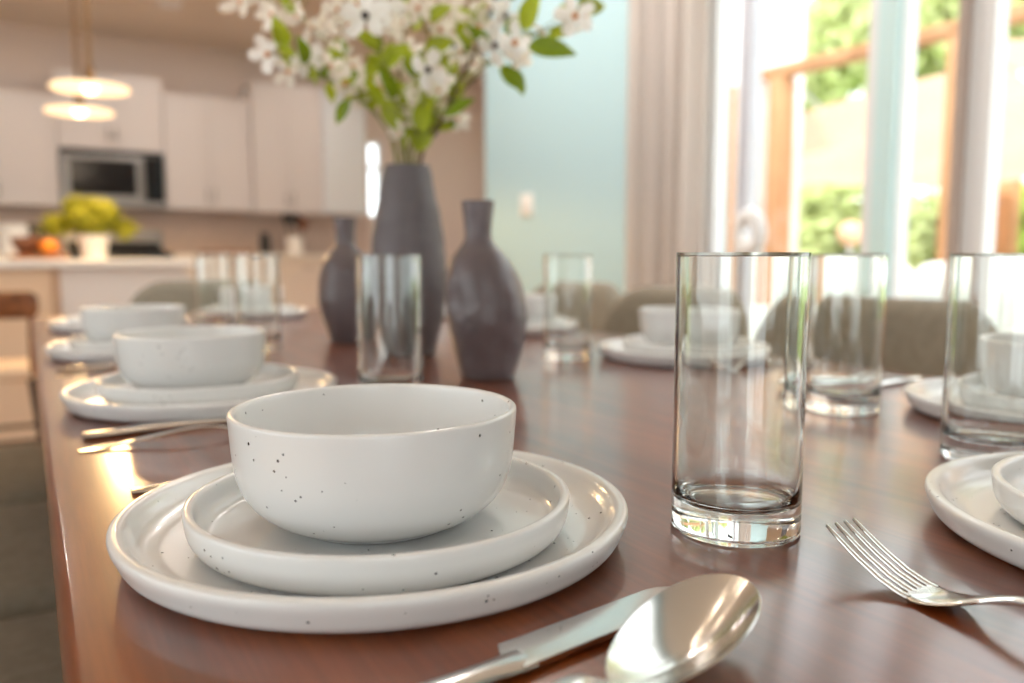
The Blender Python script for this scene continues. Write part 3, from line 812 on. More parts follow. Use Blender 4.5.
added_window('added_window_6', f6, box(-1.54, 0.14, -2.683, -2.677, 0.06, 2.39))  # unseen window behind the camera, sized for the daylight it lets in
f = bmesh.new()
for a, b in ((KW[0], KW[0] + 0.03), (KW[1] - 0.03, KW[1])): add_box(f, a, b, -0.03, 0.03, KW[2], KW[3])
for a, b in ((KW[2], KW[2] + 0.03), (KW[3] - 0.03, KW[3]), (1.76, 1.80)): add_box(f, KW[0] + 0.03, KW[1] - 0.03, -0.03, 0.03, a, b)
obj('window_frame', f, TRIMW, kwr, False)
obj('window_pane', box(KW[0] + 0.03, KW[1] - 0.03, -0.003, 0.003, KW[2] + 0.03, KW[3] - 0.03), PANE, kwr, False)

# curtain: folded linen
bm = bmesh.new(); N = 150; rows = 14; vs = []
for j in range(rows + 1):
    z = 0.02 + 2.55 * j / rows; row = []
    for i in range(N + 1):
        t = i / N; y = 2.312 + 0.45 * t
        a = t * PI * 2 * 4.5
        x = WX - 0.085 + 0.038 * math.sin(a + 0.25 * math.sin(z * 1.3)) + 0.008 * math.sin(2.3 * a + z)
        row.append(bm.verts.new((x, y + 0.008 * math.cos(a), z)))
    vs.append(row)
for j in range(rows):
    for i in range(N): bm.faces.new((vs[j][i], vs[j][i + 1], vs[j + 1][i + 1], vs[j + 1][i]))
bmesh.ops.solidify(bm, geom=bm.faces[:], thickness=0.003)
cu = empty('curtain', (0, 0, 0), 0, 'beige linen curtain hanging in folds between the teal wall and window', 'curtain')
obj('curtain_panel', bm, CURT, cu)
obj('curtain_rod', tube([(WX - 0.085, 2.2, 2.60), (WX - 0.085, 2.90, 2.60)], 0.012, 12), BRONZE, cu)

# switch plate on the teal wall
sw = empty('light_switch', (WX, 3.70, T + 0.42), 0, 'small white light switch plate on the pale teal wall', 'light switch')
obj('switch_plate', box(-0.008, 0, -0.06, 0.06, -0.06, 0.06, 0.003), SWITCHM, sw)
obj('rocker', box(-0.012, -0.008, -0.017, 0.017, -0.033, 0.033, 0.002), TRIMW, sw)

# ring ornament hanging against the frame
rg = empty('ring_ornament', (WX - 0.03, 2.12, 0.985), 0, 'round white ring ornament hanging on the grey window frame', 'ornament')
R1 = bmesh.new(); rings = []
for i in range(40):
    a = 2 * PI * i / 40
    rings.append([((0.026 * math.cos(b)), (0.048 + 0.027 * math.sin(b)) * math.cos(a), (0.048 + 0.027 * math.sin(b)) * 1.25 * math.sin(a)) for b in [2 * PI * k / 12 for k in range(12)]])
vsr = [[R1.verts.new(p) for p in r] for r in rings]
for i in range(40):
    for k in range(12): R1.faces.new((vsr[i][k], vsr[i][(k + 1) % 12], vsr[(i + 1) % 40][(k + 1) % 12], vsr[(i + 1) % 40][k]))
obj('ring', R1, TRIMW, rg)
obj('hanging_cord', tube([(0, 0, 0.085), (0.0, 0, 0.2), (0.005, 0.01, 0.36)], 0.003, 8), TRIMW, rg)

# ------------------------------------------------------------------ kitchen
def cabinet(name, x0, x1, yf, depth, z0, z1, ndoors, label, group, drawer=False, handles=True):
    root = empty(name, ((x0 + x1) / 2, yf + depth, z0), 0, label, 'cabinet', group)
    w = x1 - x0; h = z1 - z0
    obj('body', box(-w / 2 + 0.001, w / 2 - 0.001, -depth + 0.021, 0, 0, h), WHITE_CAB, root, False)
    dw = w / ndoors
    top = h
    if drawer:
        for k in range(ndoors):
            a = -w / 2 + dw * k
            d = obj('drawer', box(a + 0.002, a + dw - 0.002, -depth, -depth + 0.02, h - 0.17, h - 0.004, 0.003), WHITE_DOOR, root, False)
            obj('handle', tube([(a + dw / 2 - 0.06, -depth - 0.026, h - 0.085), (a + dw / 2 + 0.06, -depth - 0.026, h - 0.085)], 0.005, 8), STEEL_B, d)
        top = h - 0.175
    for k in range(ndoors):
        a = -w / 2 + dw * k
        bm = bmesh.new(); fr = 0.055                                     # shaker door: flat panel and raised frame
        x_0, x_1, zz0, zz1 = a + 0.002, a + dw - 0.002, 0.003, top - 0.003
        add_box(bm, x_0, x_1, -depth + 0.008, -depth + 0.02, zz0, zz1)
        add_box(bm, x_0, x_0 + fr, -depth, -depth + 0.008, zz0, zz1); add_box(bm, x_1 - fr, x_1, -depth, -depth + 0.008, zz0, zz1)
        add_box(bm, x_0 + fr, x_1 - fr, -depth, -depth + 0.008, zz0, zz0 + fr); add_box(bm, x_0 + fr, x_1 - fr, -depth, -depth + 0.008, zz1 - fr, zz1)
        d = obj('door', bm, WHITE_DOOR, root, False)
        hx = (x_1 - 0.03) if k % 2 == 0 else (x_0 + 0.03)
        hz = (0.12 if z0 > 1 else top - 0.14)
        if handles: obj('handle', tube([(hx, -depth - 0.026, hz - 0.06), (hx, -depth - 0.026, hz + 0.06)], 0.005, 8), STEEL_B, d)
    return root
UF = 7.40; UD = 0.3495
ug = 'white wall cabinets'
cabinet('wall_cabinet', -0.62, 0.262, UF, UD, T + 0.545, T + 1.40, 2, 'white wall cabinet left of the microwave at the left picture edge', ug)
cabinet('wall_cabinet', 0.266, 1.040, UF, UD, T + 1.005, T + 1.60, 2, 'white wall cabinet directly above the microwave behind the pendant lamps', ug)
cabinet('wall_cabinet', 1.046, 1.752, UF, UD, T + 0.545, T + 1.50, 2, 'white wall cabinet right of the microwave', ug)
cabinet('wall_cabinet', 1.756, 2.378, UF - 0.04, UD + 0.04, T + 0.535, T + 1.66, 2, 'taller white wall cabinet left of the flowers', ug)
# end cabinet with its face shaped at an angle to catch window daylight
ac = empty('angled_cabinet', (2.382, 7.7495, T + 0.55), 0, 'white end cabinet, face angled to catch daylight, left of the kitchen window, behind the flowers', 'cabinet', ug)
hA = 1.12
pb = [(0.0, 0.0), (0.0, -0.385), (0.47, -0.20), (0.47, 0.0)]
bm = bmesh.new(); loft(bm, [[(x, y, 0) for x, y in pb], [(x, y, hA) for x, y in pb]]); obj('body', bm, TRIMW, ac, False)
d0 = Vector((0.02, -0.3795, 0)); d1 = Vector((0.465, -0.2045, 0)); nn = Vector((d1.y - d0.y, -(d1.x - d0.x), 0)).normalized()
bm = bmesh.new(); loft(bm, [[tuple(d0 + nn * 0.0016 + Vector((0, 0, 0.004))), tuple(d1 + nn * 0.0016 + Vector((0, 0, 0.004))), tuple(d1 + nn * 0.02 + Vector((0, 0, 0.004))), tuple(d0 + nn * 0.02 + Vector((0, 0, 0.004)))],
     [tuple(d0 + nn * 0.0016 + Vector((0, 0, hA - 0.004))), tuple(d1 + nn * 0.0016 + Vector((0, 0, hA - 0.004))), tuple(d1 + nn * 0.02 + Vector((0, 0, hA - 0.004))), tuple(d0 + nn * 0.02 + Vector((0, 0, hA - 0.004)))]])
obj('door', bm, TRIMW, ac, False)

bf = bmesh.new(); add_box(bf, -1.2, KW[0] - 0.02, 7.738, 7.7495, 0.925, T + 0.53)
bsp = struct('wall_backsplash', bf, TILE)
# microwave
mw = empty('microwave', (0.653, UF, T + 0.545), 0, 'stainless steel microwave built in under the wall cabinets', 'microwave')
obj('body', box(-0.381, 0.381, 0.0, 0.345, 0.0, 0.455, 0.004), STEEL_B, mw, False)
dr = obj('door', box(-0.372, 0.225, -0.022, -0.001, 0.055, 0.412, 0.004), STEEL_B, mw, False)
obj('door_window', box(-0.315, 0.165, -0.0245, -0.0222, 0.095, 0.375, 0.001), BLACK, dr, False)
obj('handle', tube([(0.20, -0.024, 0.09), (0.20, -0.055, 0.11), (0.20, -0.055, 0.36), (0.20, -0.024, 0.38)], 0.010, 10), STEEL_B, dr)
cp = obj('control_panel', box(0.230, 0.372, -0.018, -0.001, 0.055, 0.412, 0.003), BLACK, mw, False)
obj('vent_grille', box(-0.372, 0.372, -0.015, -0.001, 0.418, 0.452, 0.002), DARK, mw, False)
# base run
BFY = 7.12
bg = 'white base cabinets under the back counter'
cabinet('base_cabinet', -0.62, 0.262, BFY, 0.629, 0.0, 0.88, 2, 'white base cabinet left of the range, behind the island', bg, True)
cabinet('base_cabinet', 1.046, 1.90, BFY, 0.629, 0.0, 0.88, 2, 'white base cabinet right of the range', bg, True)
cabinet('base_cabinet', 1.905, 2.86, BFY, 0.629, 0.0, 0.88, 2, 'white base cabinet under the utensil crock', bg, True)
ct = 'white worktop '
tag(obj('countertop', box(-0.64, 0.264, BFY - 0.03, 7.737, 0.8805, 0.92, 0.004), COUNTER), ct + 'left of the black range', 'countertop', 'white back worktops')
tag(obj('countertop', box(1.044, 2.88, BFY - 0.03, 7.737, 0.8805, 0.92, 0.004), COUNTER), ct + 'right of the black range', 'countertop', 'white back worktops')
rn = empty('kitchen_range', (0.654, 7.13, 0), 0, 'black and steel kitchen range under the microwave', 'range')
obj('body', box(-0.379, 0.379, 0.0, 0.60, 0.0, 0.905, 0.004), STEEL_B, rn, False)
od = obj('oven_door', box(-0.372, 0.372, -0.03, -0.001, 0.20, 0.78, 0.006), BLACK, rn, False)
obj('handle', tube([(-0.3, -0.075, 0.72), (0.3, -0.075, 0.72)], 0.012, 10), STEEL_B, od)
obj('control_strip', box(-0.375, 0.375, -0.02, -0.001, 0.80, 0.90, 0.004), BLACK, rn, False)
obj('cooktop', box(-0.379, 0.379, 0.0, 0.54, 0.9055, 0.93, 0.004), BLACK, rn, False)
bgm = obj('backguard', box(-0.379, 0.379, 0.545, 0.60, 0.9055, 1.12, 0.006), STEEL_B, rn, False)
obj('display_panel', box(-0.36, 0.36, 0.541, 0.5448, 0.95, 1.02, 0.001), BLACK, bgm, False)
for k in range(4):
    gx = (-0.26, -0.09, 0.09, 0.26)[k]
    g = bmesh.new(); add_box(g, gx - 0.075, gx + 0.075, 0.06, 0.075, 0.9305, 0.955); add_box(g, gx - 0.075, gx + 0.075, 0.44, 0.455, 0.9305, 0.955); add_box(g, gx - 0.008, gx + 0.008, 0.075, 0.44, 0.94, 0.955)
    obj('burner_grate', g, DARK, rn, False)
# utensil crock, dark jars, canister
cr = tag(obj('utensil_crock', lathe(smooth_prof([(0.01, 0.002), (0.066, 0.001), (0.072, 0.01), (0.074, 0.10), (0.074, 0.148), (0.070, 0.152), (0.066, 0.148), (0.066, 0.02), (0.01, 0.015)], 4), 32), WHITE_POT, None, True, (2.11, 7.40, 0.92)), 'white crock holding dark utensils on the back worktop', 'crock')
def utensil(x, dx, top, m, label, kind):
    o = empty(kind, (2.11 + x, 7.40, 0.945), 0, label, 'kitchen utensil', 'utensils in the white crock')
    obj('handle', tube([(0, 0, 0), (dx * 0.6, 0, 0.14), (dx, 0, top - 0.06)], [0.006, 0.006, 0.007], 8), m, o)
    hd = bmesh.new(); bmesh.ops.create_uvsphere(hd, u_segments=16, v_segments=10, radius=1.0)
    xf(hd, lambda c: (c.x * 0.042 + dx, c.y * 0.012, c.z * 0.062 + top))
    obj('head', hd, m, o)
utensil(-0.02, -0.045, 0.30, DARK, 'black cooking spoon in the white crock, left one', 'cooking_spoon')
utensil(0.005, 0.01, 0.29, DARK, 'black spatula in the white crock, middle one', 'spatula')
utensil(0.03, 0.055, 0.245, BOARD_W, 'brown wooden spoon in the white crock, right one', 'wooden_spoon')
tag(obj('black_jar', lathe(smooth_prof([(0.01, 0.001), (0.045, 0.001), (0.05, 0.01), (0.05, 0.12), (0.04, 0.14), (0.03, 0.15), (0.042, 0.155), (0.042, 0.185), (0.01, 0.19)], 4), 32), DARK, None, True, (1.86, 7.45, 0.92)), 'dark pot left of the white utensil crock', 'jar')
tag(obj('wooden_tray', xf(slab(0.42, 0.26, 0.02, 0.03, 0.008), lambda c: (c.x, c.y, c.z)), BOARD_W, None, True, (1.50, 7.42, 0.92)), 'low brown wooden tray on the back worktop right of the range', 'tray')
tag(obj('white_canister', lathe(smooth_prof([(0.01, 0.001), (0.115, 0.001), (0.125, 0.012), (0.125, 0.19), (0.12, 0.20), (0.128, 0.205), (0.128, 0.225), (0.06, 0.235), (0.01, 0.236)], 4), 40), TRIMW, None, True, (-0.06, 7.46, 0.92)), 'broad white lidded canister on the back worktop at the left picture edge', 'canister')

# island
ISZ = 0.885
isl = empty('kitchen_island', (0.10, 5.0, 0), 0, 'white kitchen island with a beige left panel and white worktop', 'kitchen island')
obj('body', box(0.035, 0.60, -0.58, 0.62, 0.0, ISZ - 0.04), WHITE_CAB, isl, False)
obj('beige_panel', box(-0.95, 0.0, -0.58, 0.62, 0.0, ISZ - 0.04, 0.004), BEIGE_PANEL, isl, False)
obj('trim_strip', box(0.001, 0.034, -0.59, 0.62, 0.0, ISZ - 0.04), BOARD_W if False else mat('tan_trim', (186, 152, 124), rough=0.5), isl, False)
obj('worktop', box(-0.98, 0.63, -0.62, 0.66, ISZ - 0.0395, ISZ, 0.006), COUNTER, isl, False)
# plant on the island
pl = empty('potted_plant', (0.318, 4.90, ISZ), 0, 'bushy yellow green plant in a white pot on the kitchen island', 'plant')
obj('pot', lathe(smooth_prof([(0.01, 0.002), (0.055, 0.001), (0.060, 0.01), (0.075, 0.115), (0.077, 0.125), (0.071, 0.125), (0.066, 0.10), (0.01, 0.098)], 4), 36), WHITE_POT, pl)
def leaf_cloud(center, rad, n, size, rnd, shell=0.45, flat=0.5):
    bm = bmesh.new()
    for _ in range(n):
        while True:
            v = Vector((rnd.uniform(-1, 1), rnd.uniform(-1, 1), rnd.uniform(-1, 1)))
            if shell < v.length < 1: break
        v *= 1 + 0.25 * noise.noise(v * 2.2 + Vector(center))
        p = Vector(center) + Vector((v.x * rad[0], v.y * rad[1], v.z * rad[2]))
        d = Vector((rnd.gauss(0, 1), rnd.gauss(0, 1), rnd.gauss(0, 0.7))).normalized(); nrm = (v + Vector((rnd.gauss(0, .5), rnd.gauss(0, .5), rnd.gauss(0.4, .5)))).normalized()
        s = d.cross(nrm)
        if s.length < 1e-3: continue
        s.normalize(); L = size * rnd.uniform(0.7, 1.3); w = L * flat
        bm.faces.new([bm.verts.new(p - d * L / 2), bm.verts.new(p + s * w / 2 - nrm * L * 0.08), bm.verts.new(p + d * L / 2), bm.verts.new(p - s * w / 2 - nrm * L * 0.08)])
    return bm
rnd = random.Random(3)
fb = leaf_cloud((0.0, 0, 0.225), (0.13, 0.13, 0.10), 700, 0.055, rnd, 0.1)
for cx, cz, rr in ((-0.17, 0.175, 0.07), (0.15, 0.165, 0.07), (-0.06, 0.28, 0.07), (0.06, 0.26, 0.07)):
    b2 = leaf_cloud((cx, 0, cz), (rr, rr, rr * 0.8), 160, 0.05, rnd, 0.1)
    me = bpy.data.meshes.new('tmp'); b2.to_mesh(me); b2.free(); fb.from_mesh(me); bpy.data.meshes.remove(me)
obj('foliage', fb, PLANT, pl, False)
st = bmesh.new()
for dx, dy in ((0, 0), (-0.14, 0.02), (0.12, -0.02), (0.03, 0.04)): add_tube(st, [(dx * 0.1, dy * 0.1, 0.095), (dx * 0.5, dy * 0.5, 0.15), (dx, dy, 0.2)], 0.004, 6)
obj('stem', st, BARK_G, pl)
# fruit board
fbx = (0.06, 4.86)
tag(obj('fruit_tray', xf(slab(0.26, 0.24, 0.03, 0.022, 0.008), lambda c: c), BOARD_W, None, True, (fbx[0], fbx[1], ISZ)), 'brown wooden tray with fruit on the kitchen island', 'tray')
def fruit(x, y, r, m, label):
    bm = bmesh.new(); bmesh.ops.create_uvsphere(bm, u_segments=24, v_segments=16, radius=r)
    xf(bm, lambda c: (c.x, c.y, c.z * 0.94 - 0.06 * r * math.exp(-(c.x ** 2 + c.y ** 2) / (0.12 * r * r)) * (1 if c.z > 0 else -1)))
    root = empty('orange', (fbx[0] + x, fbx[1] + y, ISZ + 0.022 + r * 0.92), 0, label, 'fruit', 'oranges on the island tray')
    obj('peel', bm, m, root); obj('stem_end', xf(core_bm(0.004), lambda c: (c.x, c.y, c.z + r * 0.86)), BARK_G, root)
fruit(0.045, -0.03, 0.044, ORANGE, 'bright orange fruit at the front of the wooden tray on the island')
fruit(0.062, 0.065, 0.040, ORANGE, 'orange fruit at the back of the wooden tray on the island')
tag(obj('brown_bowl', lathe(smooth_prof([(0.005, 0.001), (0.03, 0.001), (0.035, 0.006), (0.06, 0.05), (0.066, 0.085), (0.062, 0.088), (0.056, 0.05), (0.03, 0.014), (0.005, 0.012)], 4), 32), BROWNB, None, True, (fbx[0] - 0.055, fbx[1], ISZ + 0.022)), 'brown bowl on the wooden fruit tray', 'bowl')
tag(obj('dark_pitcher', lathe(smooth_prof([(0.005, 0.001), (0.045, 0.001), (0.05, 0.01), (0.058, 0.07), (0.04, 0.13), (0.034, 0.16), (0.044, 0.19), (0.038, 0.19), (0.028, 0.16), (0.005, 0.15)], 4), 32), DARK, None, True, (0.06, 5.28, ISZ)), 'dark jug behind the fruit tray on the island', 'jug')

# bar stool
bs = empty('bar_stool', (-0.165, 3.80, 0), 0, 'brown wooden bar stool with a curved back in front of the island', 'bar stool')
bk = slab(0.40, 0.105, 0.035, 0.022, 0.008, rings=6)
obj('backrest', xf(bk, lambda c: (c.x, -0.19 - c.z + 0.9 * c.x ** 2, 0.715 + c.y)), STOOL_W, bs)
obj('seat', xf(slab(0.40, 0.38, 0.07, 0.05, 0.018), lambda c: (c.x, c.y + 0.02, c.z + 0.42)), BEIGE_PANEL, bs)
for sx in (-1, 1):
    obj('back_post', tube([(sx * 0.165, -0.155, 0.44), (sx * 0.172, -0.172, 0.69)], 0.011, 10), STOOL_W, bs)
    for sy in (-1, 1): obj('leg', tube([(sx * 0.165, sy * 0.155 + 0.02, 0.43), (sx * 0.20, sy * 0.185 + 0.02, 0.0)], [0.02, 0.014], 10), CHAIRLEG, bs)
ft = bmesh.new()
for sy in (-1, 1): add_tube(ft, [(-0.18, sy * 0.175 + 0.02, 0.18), (0.18, sy * 0.175 + 0.02, 0.18)], 0.009, 8)
obj('stretcher', ft, CHAIRLEG, bs)

# pendant lamps
def pendant(x, y, z, label):
    o = empty('pendant_lamp', (x, y, 2.72), 0, label, 'pendant lamp', 'glowing pendant lamps above the island')
    h = 2.72 - z
    obj('ceiling_rose', lathe([(0.004, 0), (0.055, 0), (0.055, -0.012), (0.04, -0.028), (0.004, -0.03)], 32), BRONZE, o)
    obj('cord', tube([(0, 0, -0.03), (0, 0, -h + 0.105)], 0.012, 10), BRONZE, o)
    s = obj('lamp_shade', lathe(smooth_prof([(0.012, 0.030), (0.05, 0.026), (0.14, 0.014), (0.170, 0.007), (0.176, 0.000), (0.172, -0.006), (0.166, -0.004), (0.15, 0.001), (0.06, 0.004), (0.012, 0.004)], 5), 48), GLOW, o)
    s.location = (0, 0, -h)
    c = obj('socket', lathe([(0.004, 0.105), (0.022, 0.10), (0.024, 0.06), (0.03, 0.0305), (0.004, 0.0305)], 24), BRONZE, o); c.location = (0, 0, -h)
    bb = bmesh.new(); bmesh.ops.create_uvsphere(bb, u_segments=20, v_segments=12, radius=0.033)
    b = obj('bulb', bb, BULB, o); b.location = (0, 0, -h + 0.008)
    l = bpy.data.lights.new('pendant_light', 'SPOT'); l.energy = 42; l.color = (1.0, 0.64, 0.28); l.shadow_soft_size = 0.14; l.spot_size = math.radians(162); l.spot_blend = 0.08
    lo = bpy.data.objects.new('pendant_light', l); COL.objects.link(lo); lo.location = (x, y, z - 0.05)
pendant(0.312, 4.5, T + 0.955, 'glowing disc shaped pendant lamp, nearer and upper in the picture')
pendant(0.305, 5.25, T + 0.955, 'glowing disc shaped pendant lamp, farther and lower in the picture')

# chandelier over the table (seen as glints in the spoon)
chd = empty('chandelier', (0.49, 1.15, 2.72), 0, 'bronze chandelier with lit bulbs over the table, glinting in the spoon', 'chandelier')
obj('stem', tube([(0, 0, 0), (0, 0, -0.62)], 0.012, 12), BRONZE, chd)
for k in range(6):
    a = 2 * PI * k / 6 + 0.3
    c, s = math.cos(a), math.sin(a)
    ar = obj('arm', tube(catmull([Vector((0, 0, -0.60)), Vector((c * 0.12, s * 0.12, -0.68)), Vector((c * 0.26, s * 0.26, -0.66)), Vector((c * 0.32, s * 0.32, -0.58))], 5), 0.008, 8), BRONZE, chd)
    bb = bmesh.new(); bmesh.ops.create_uvsphere(bb, u_segments=16, v_segments=10, radius=0.03)
    obj('bulb', xf(bb, lambda v: (v.x + c * 0.32, v.y + s * 0.32, v.z * 1.25 - 0.545)), BULB2, ar)

# unseen fill lights added at ceiling height to brighten kitchen, teal wall and curtain
def fill_light(x, y, e, col, label):
    o = empty('added_ceiling_light', (x, y, 2.72), 0, label, 'ceiling light', 'added overhead fill lights')
    obj('ring', lathe([(0.060, -0.001), (0.060, -0.006), (0.075, -0.010), (0.082, -0.004), (0.082, -0.001)], 32, False, False), TRIMW, o)
    l = bpy.data.lights.new('fill_light', 'AREA'); l.shape = 'DISK'; l.size = 0.11; l.energy = e; l.color = col
    lo = bpy.data.objects.new('fill_light', l); COL.objects.link(lo); lo.location = (x, y, 2.712)
WARM = (1.0, 0.95, 0.91)
fill_light(-0.4, 6.5, 4.4, WARM, 'added overhead fill light above the kitchen walkway, left one')
fill_light(1.0, 6.5, 4.4, WARM, 'added overhead fill light above the kitchen walkway, middle one')
fill_light(2.4, 6.5, 4.4, WARM, 'added overhead fill light above the kitchen walkway, right one')
fill_light(1.6, 4.6, 4.4, WARM, 'added overhead fill light right of the island lamps')

NEUT = (1.0, 0.95, 0.9)
fill_light(1.55, 3.45, 10, NEUT, 'added overhead fill light in front of the teal wall')
fill_light(1.45, 2.45, 14, NEUT, 'added overhead fill light in front of the curtain')

# ------------------------------------------------------------------ outdoors
struct('ground_patio', box(2.46, 7.2, -6, 14, -0.12, -0.02), PATIO)
struct('ground_lawn', box(7.2, 30, -14, 30, -0.14, -0.05), LAWN)
def post(x, y, h, w, label):
    o = empty('pergola_post', (x, y, -0.02), 0, label, 'post', 'timber pergola posts')
    obj('shaft', box(-w / 2, w / 2, -w / 2, w / 2, 0.06, h, 0.008), POST_W, o)
    obj('base_block', box(-w / 2 - 0.025, w / 2 + 0.025, -w / 2 - 0.025, w / 2 + 0.025, 0, 0.06, 0.006), POST_W, o)
PZ = T + 0.1513 + 1.27
post(4.40, 3.86, PZ - 0.07, 0.125, 'orange timber pergola post, thickest one left of the window middle')
post(3.915, 3.885, PZ - 0.17, 0.10, 'orange timber pergola post nearest the curtain')
post(4.40, 2.63, PZ - 0.07, 0.12, 'orange timber pergola post right beside the taupe jamb')
post(8.12, 4.34, PZ - 0.25, 0.17, 'orange timber pergola post at the right picture edge')
tag(obj('pergola_beam', box(4.35, 4.45, -3.0, 4.0, PZ - 0.088, PZ - 0.01, 0.008), POST_W), 'long timber pergola beam rising to the upper right outside', 'beam')
def cloth(name, x0, x1, y0, y1, zf, zb, sag, scal, label):
    bm = bmesh.new(); NU, NV = 28, 28; g = []
    for i in range(NU + 1):
        u = i / NU; row = []
        for j in range(NV + 1):
            v = j / NV
            z = zf + (zb - zf) * u - sag * 4 * v * (1 - v) * (0.6 + 0.4 * u) - 0.10 * math.sin(PI * 3 * u) ** 2 + 0.05 * math.sin(7 * v + 3 * u)
            row.append(bm.verts.new((x0 + (x1 - x0) * u, y0 + (y1 - y0) * v, z)))
        g.append(row)
    for i in range(NU):
        for j in range(NV): bm.faces.new((g[i][j], g[i + 1][j], g[i + 1][j + 1], g[i][j + 1]))
    bmesh.ops.solidify(bm, geom=bm.faces[:], thickness=0.006)
    o = tag(obj(name, bm, CANOPY), label, 'shade cloth', 'cream shade cloths')
    for v in (0.0, 0.28):
        y = y0 + (y1 - y0) * v
        obj('rope', tube([(x0, y, zf - sag * 4 * v * (1 - v) * 0.6), (4.452, min(y, 3.9), PZ - 0.05)], 0.008, 6), TRIMG, o)
    return o
cloth('shade_cloth', 4.98, 7.95, 2.78, 7.0, PZ - 0.12, PZ - 0.28, 0.26, 3, 'cream shade cloth slung between the two left pergola posts')
cloth('shade_cloth', 4.62, 7.95, -1.2, 2.72, PZ - 0.10, PZ - 0.28, 0.22, 3, 'cream shade cloth right of the taupe jamb, over the patio')
def sofa(x, y, rz, label):
    o = empty('outdoor_sofa', (x, y, -0.02), rz, label, 'sofa', 'white outdoor sofas')
    f = bmesh.new(); add_box(f, -0.75, 0.75, -0.35, 0.35, 0.10, 0.24, 0.02); obj('base', f, CUSH, o, False)
    for k in (-1, 1):
        obj('seat_cushion', xf(slab(0.70, 0.62, 0.06, 0.16, 0.05, crown=0.02), lambda c: (c.x + k * 0.355, c.y - 0.03, c.z + 0.245)), CUSH, o)
        obj('back_cushion', xf(slab(0.68, 0.46, 0.10, 0.16, 0.06, crown=0.02), lambda c: (c.x + k * 0.355, 0.36 - c.z * 0.9 + (c.y) * 0.15, c.y + 0.66)), CUSH, o)
        obj('arm', box(k * 0.84 - 0.09, k * 0.84 + 0.09, -0.35, 0.35, 0.06, 0.62, 0.05, 4), CUSH, o)
        for s in (-1, 1): obj('foot', box(k * 0.7 - 0.03, k * 0.7 + 0.03, s * 0.28 - 0.03, s * 0.28 + 0.03, 0, 0.098), CHAIRLEG, o, False)
sofa(3.62, 2.55, -PI / 2, 'white cushioned outdoor sofa on the patio behind the sharp glass')
sofa(6.1, 5.1, -PI / 2 + 0.5, 'white cushioned outdoor sofa on the patio nearest the curtain')
pt = empty('planter', (3.45, 1.20, -0.02), 0, 'terracotta planter with white flowers outside at the right edge', 'planter')
obj('pot', lathe(smooth_prof([(0.02, 0.003), (0.15, 0.001), (0.17, 0.02), (0.22, 0.62), (0.235, 0.70), (0.235, 0.735), (0.20, 0.735), (0.19, 0.66), (0.02, 0.65)], 4), 40), TERRA, pt)
obj('flowers', leaf_cloud((0, 0, 0.80), (0.22, 0.22, 0.11), 500, 0.06, rnd, 0.1, 0.8), PETAL, pt, False)
gl = empty('garden_lamp', (4.85, 3.62, -0.02), 0, 'peach globe lamp on a thin post right of the thick pergola post', 'lamp')
obj('post', tube([(0, 0, 0), (0, 0, 1.0)], 0.018, 10), TRIMG, gl)
gb = bmesh.new(); bmesh.ops.create_uvsphere(gb, u_segments=24, v_segments=16, radius=0.085)
obj('globe', xf(gb, lambda c: (c.x, c.y, c.z + 1.075)), PEACH, gl)

def tree(name, x, y, crown_z, rad, n, size, m, label, group, cat):
    r = random.Random(int(x * 100 + y * 10))
    o = empty(name, (x, y, -0.05), 0, label, cat, group)
    bm = bmesh.new()
    for k in range(6):
        off = Vector((r.uniform(-0.55, 0.55) * rad[0], r.uniform(-0.55, 0.55) * rad[1], r.uniform(-0.45, 0.5) * rad[2]))
        b2 = leaf_cloud((off.x, off.y, off.z + crown_z), (rad[0] * 0.62, rad[1] * 0.62, rad[2] * 0.62), n // 6, size, r, 0.3, 0.6)
        me = bpy.data.meshes.new('tmp'); b2.to_mesh(me); b2.free(); bm.from_mesh(me); bpy.data.meshes.remove(me)
    obj('foliage', bm, m, o, False)
    tb = tube([(0, 0, 0), (0.05, 0.02, crown_z * 0.5), (0, 0, crown_z)], [0.03 + 0.02 * rad[0], 0.02 + 0.02 * rad[0], 0.03], 10)
    for k in range(4):
        a = r.uniform(0, 6.28); add_tube(tb, [(0, 0, crown_z * 0.6), (math.cos(a) * rad[0] * 0.3, math.sin(a) * rad[1] * 0.3, crown_z * 0.9), (math.cos(a) * rad[0] * 0.55, math.sin(a) * rad[1] * 0.55, crown_z + rad[2] * 0.2)], [0.03, 0.02, 0.01], 6)
    obj('trunk', tb, TRUNK, o)
# shrubs seen under the canopy, ordered from the left (far) to the right (near)
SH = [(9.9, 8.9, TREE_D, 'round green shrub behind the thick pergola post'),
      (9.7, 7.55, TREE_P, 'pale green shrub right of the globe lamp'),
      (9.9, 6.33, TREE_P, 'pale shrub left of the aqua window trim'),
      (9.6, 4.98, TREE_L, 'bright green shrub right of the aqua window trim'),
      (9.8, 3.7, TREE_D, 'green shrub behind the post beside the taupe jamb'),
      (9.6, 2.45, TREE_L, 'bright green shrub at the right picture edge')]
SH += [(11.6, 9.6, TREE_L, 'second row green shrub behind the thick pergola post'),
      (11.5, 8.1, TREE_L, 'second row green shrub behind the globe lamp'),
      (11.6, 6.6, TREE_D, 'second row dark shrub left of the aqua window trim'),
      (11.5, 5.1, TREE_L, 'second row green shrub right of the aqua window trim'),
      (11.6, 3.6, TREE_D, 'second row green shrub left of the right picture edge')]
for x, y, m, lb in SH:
    tree('garden_shrub', x, y, 1.05, (0.66, 0.60, 0.98), 3400, 0.17, m, lb, 'garden shrubs behind the patio', 'shrub')
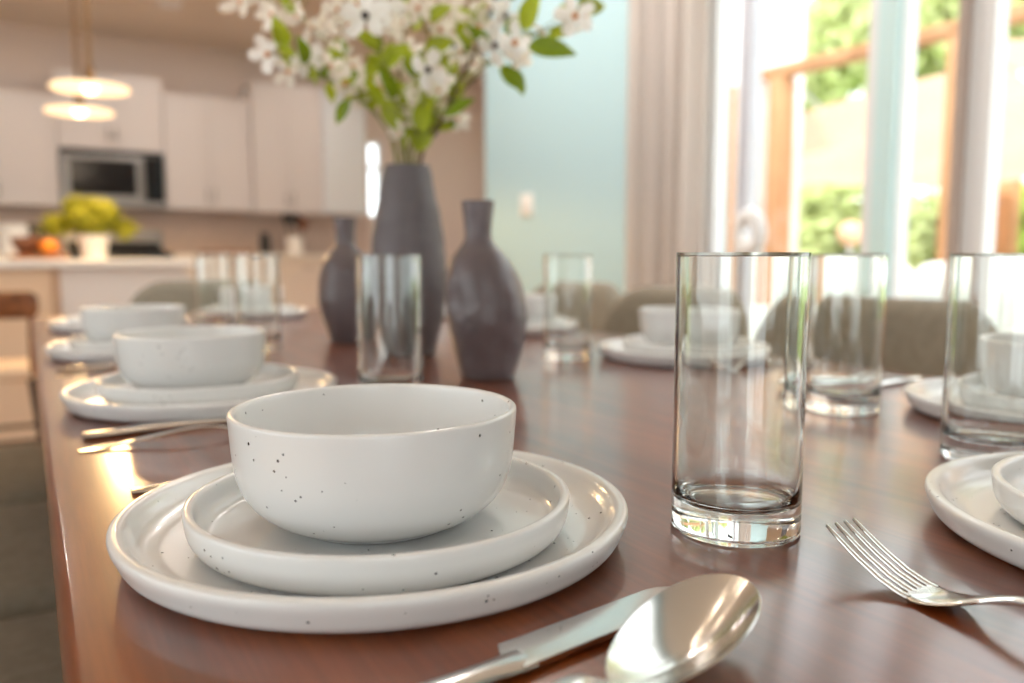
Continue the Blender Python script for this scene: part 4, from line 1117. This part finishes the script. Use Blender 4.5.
TR = [(13.6, 12.0, 4.6, TREE_P, 'pale tall tree showing high beside the lavender window frame'),
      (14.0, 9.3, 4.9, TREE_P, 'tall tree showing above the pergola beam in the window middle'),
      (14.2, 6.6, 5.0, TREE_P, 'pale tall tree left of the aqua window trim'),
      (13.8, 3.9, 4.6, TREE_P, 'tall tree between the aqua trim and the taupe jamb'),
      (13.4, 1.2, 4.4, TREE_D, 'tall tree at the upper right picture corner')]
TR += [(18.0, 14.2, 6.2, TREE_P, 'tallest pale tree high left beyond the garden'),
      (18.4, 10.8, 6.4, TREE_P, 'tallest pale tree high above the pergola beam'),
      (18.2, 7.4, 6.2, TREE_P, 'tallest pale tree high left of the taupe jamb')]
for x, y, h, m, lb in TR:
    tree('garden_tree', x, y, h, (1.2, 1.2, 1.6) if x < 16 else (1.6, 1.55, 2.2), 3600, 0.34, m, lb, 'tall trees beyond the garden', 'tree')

# ------------------------------------------------------------------ light
w = bpy.data.worlds.new('World'); SC.world = w; w.use_nodes = True
nt = w.node_tree; bgn = nt.nodes['Background']
bgn.inputs['Color'].default_value = (0.925, 0.97, 1.0, 1); bgn.inputs['Strength'].default_value = 2.5
sun = bpy.data.lights.new('sun', 'SUN'); sun.energy = 3.6; sun.angle = math.radians(2); sun.color = (1, 0.94, 0.84)
so = bpy.data.objects.new('sun', sun); COL.objects.link(so)
so.rotation_euler = Vector((0.55, 0.22, -0.85)).to_track_quat('-Z', 'Y').to_euler()

# ------------------------------------------------------------------ camera
cam = bpy.data.cameras.new('camera'); cam.sensor_width = 36; cam.lens = FPX / 1024 * 36
cam.clip_start = 0.02; cam.clip_end = 200
cam.dof.use_dof = True; cam.dof.focus_distance = 0.41; cam.dof.aperture_fstop = 4.4
co = bpy.data.objects.new('camera', cam); COL.objects.link(co)
co.location = (0, 0, EYE); co.rotation_euler = (PI / 2 - PITCH, 0, -YAW)
SC.camera = co

vs_ = SC.view_settings
SC.display_settings.display_device = 'sRGB'
vs_.view_transform = 'Standard'; vs_.look = 'None'; vs_.gamma = 1.0; vs_.exposure = 0.54; vs_.use_curve_mapping = False
cy = SC.cycles
cy.use_denoising = True; cy.max_bounces = 12; cy.transmission_bounces = 12; cy.transparent_max_bounces = 12
cy.sample_clamp_indirect = 6.0; cy.blur_glossy = 0.5
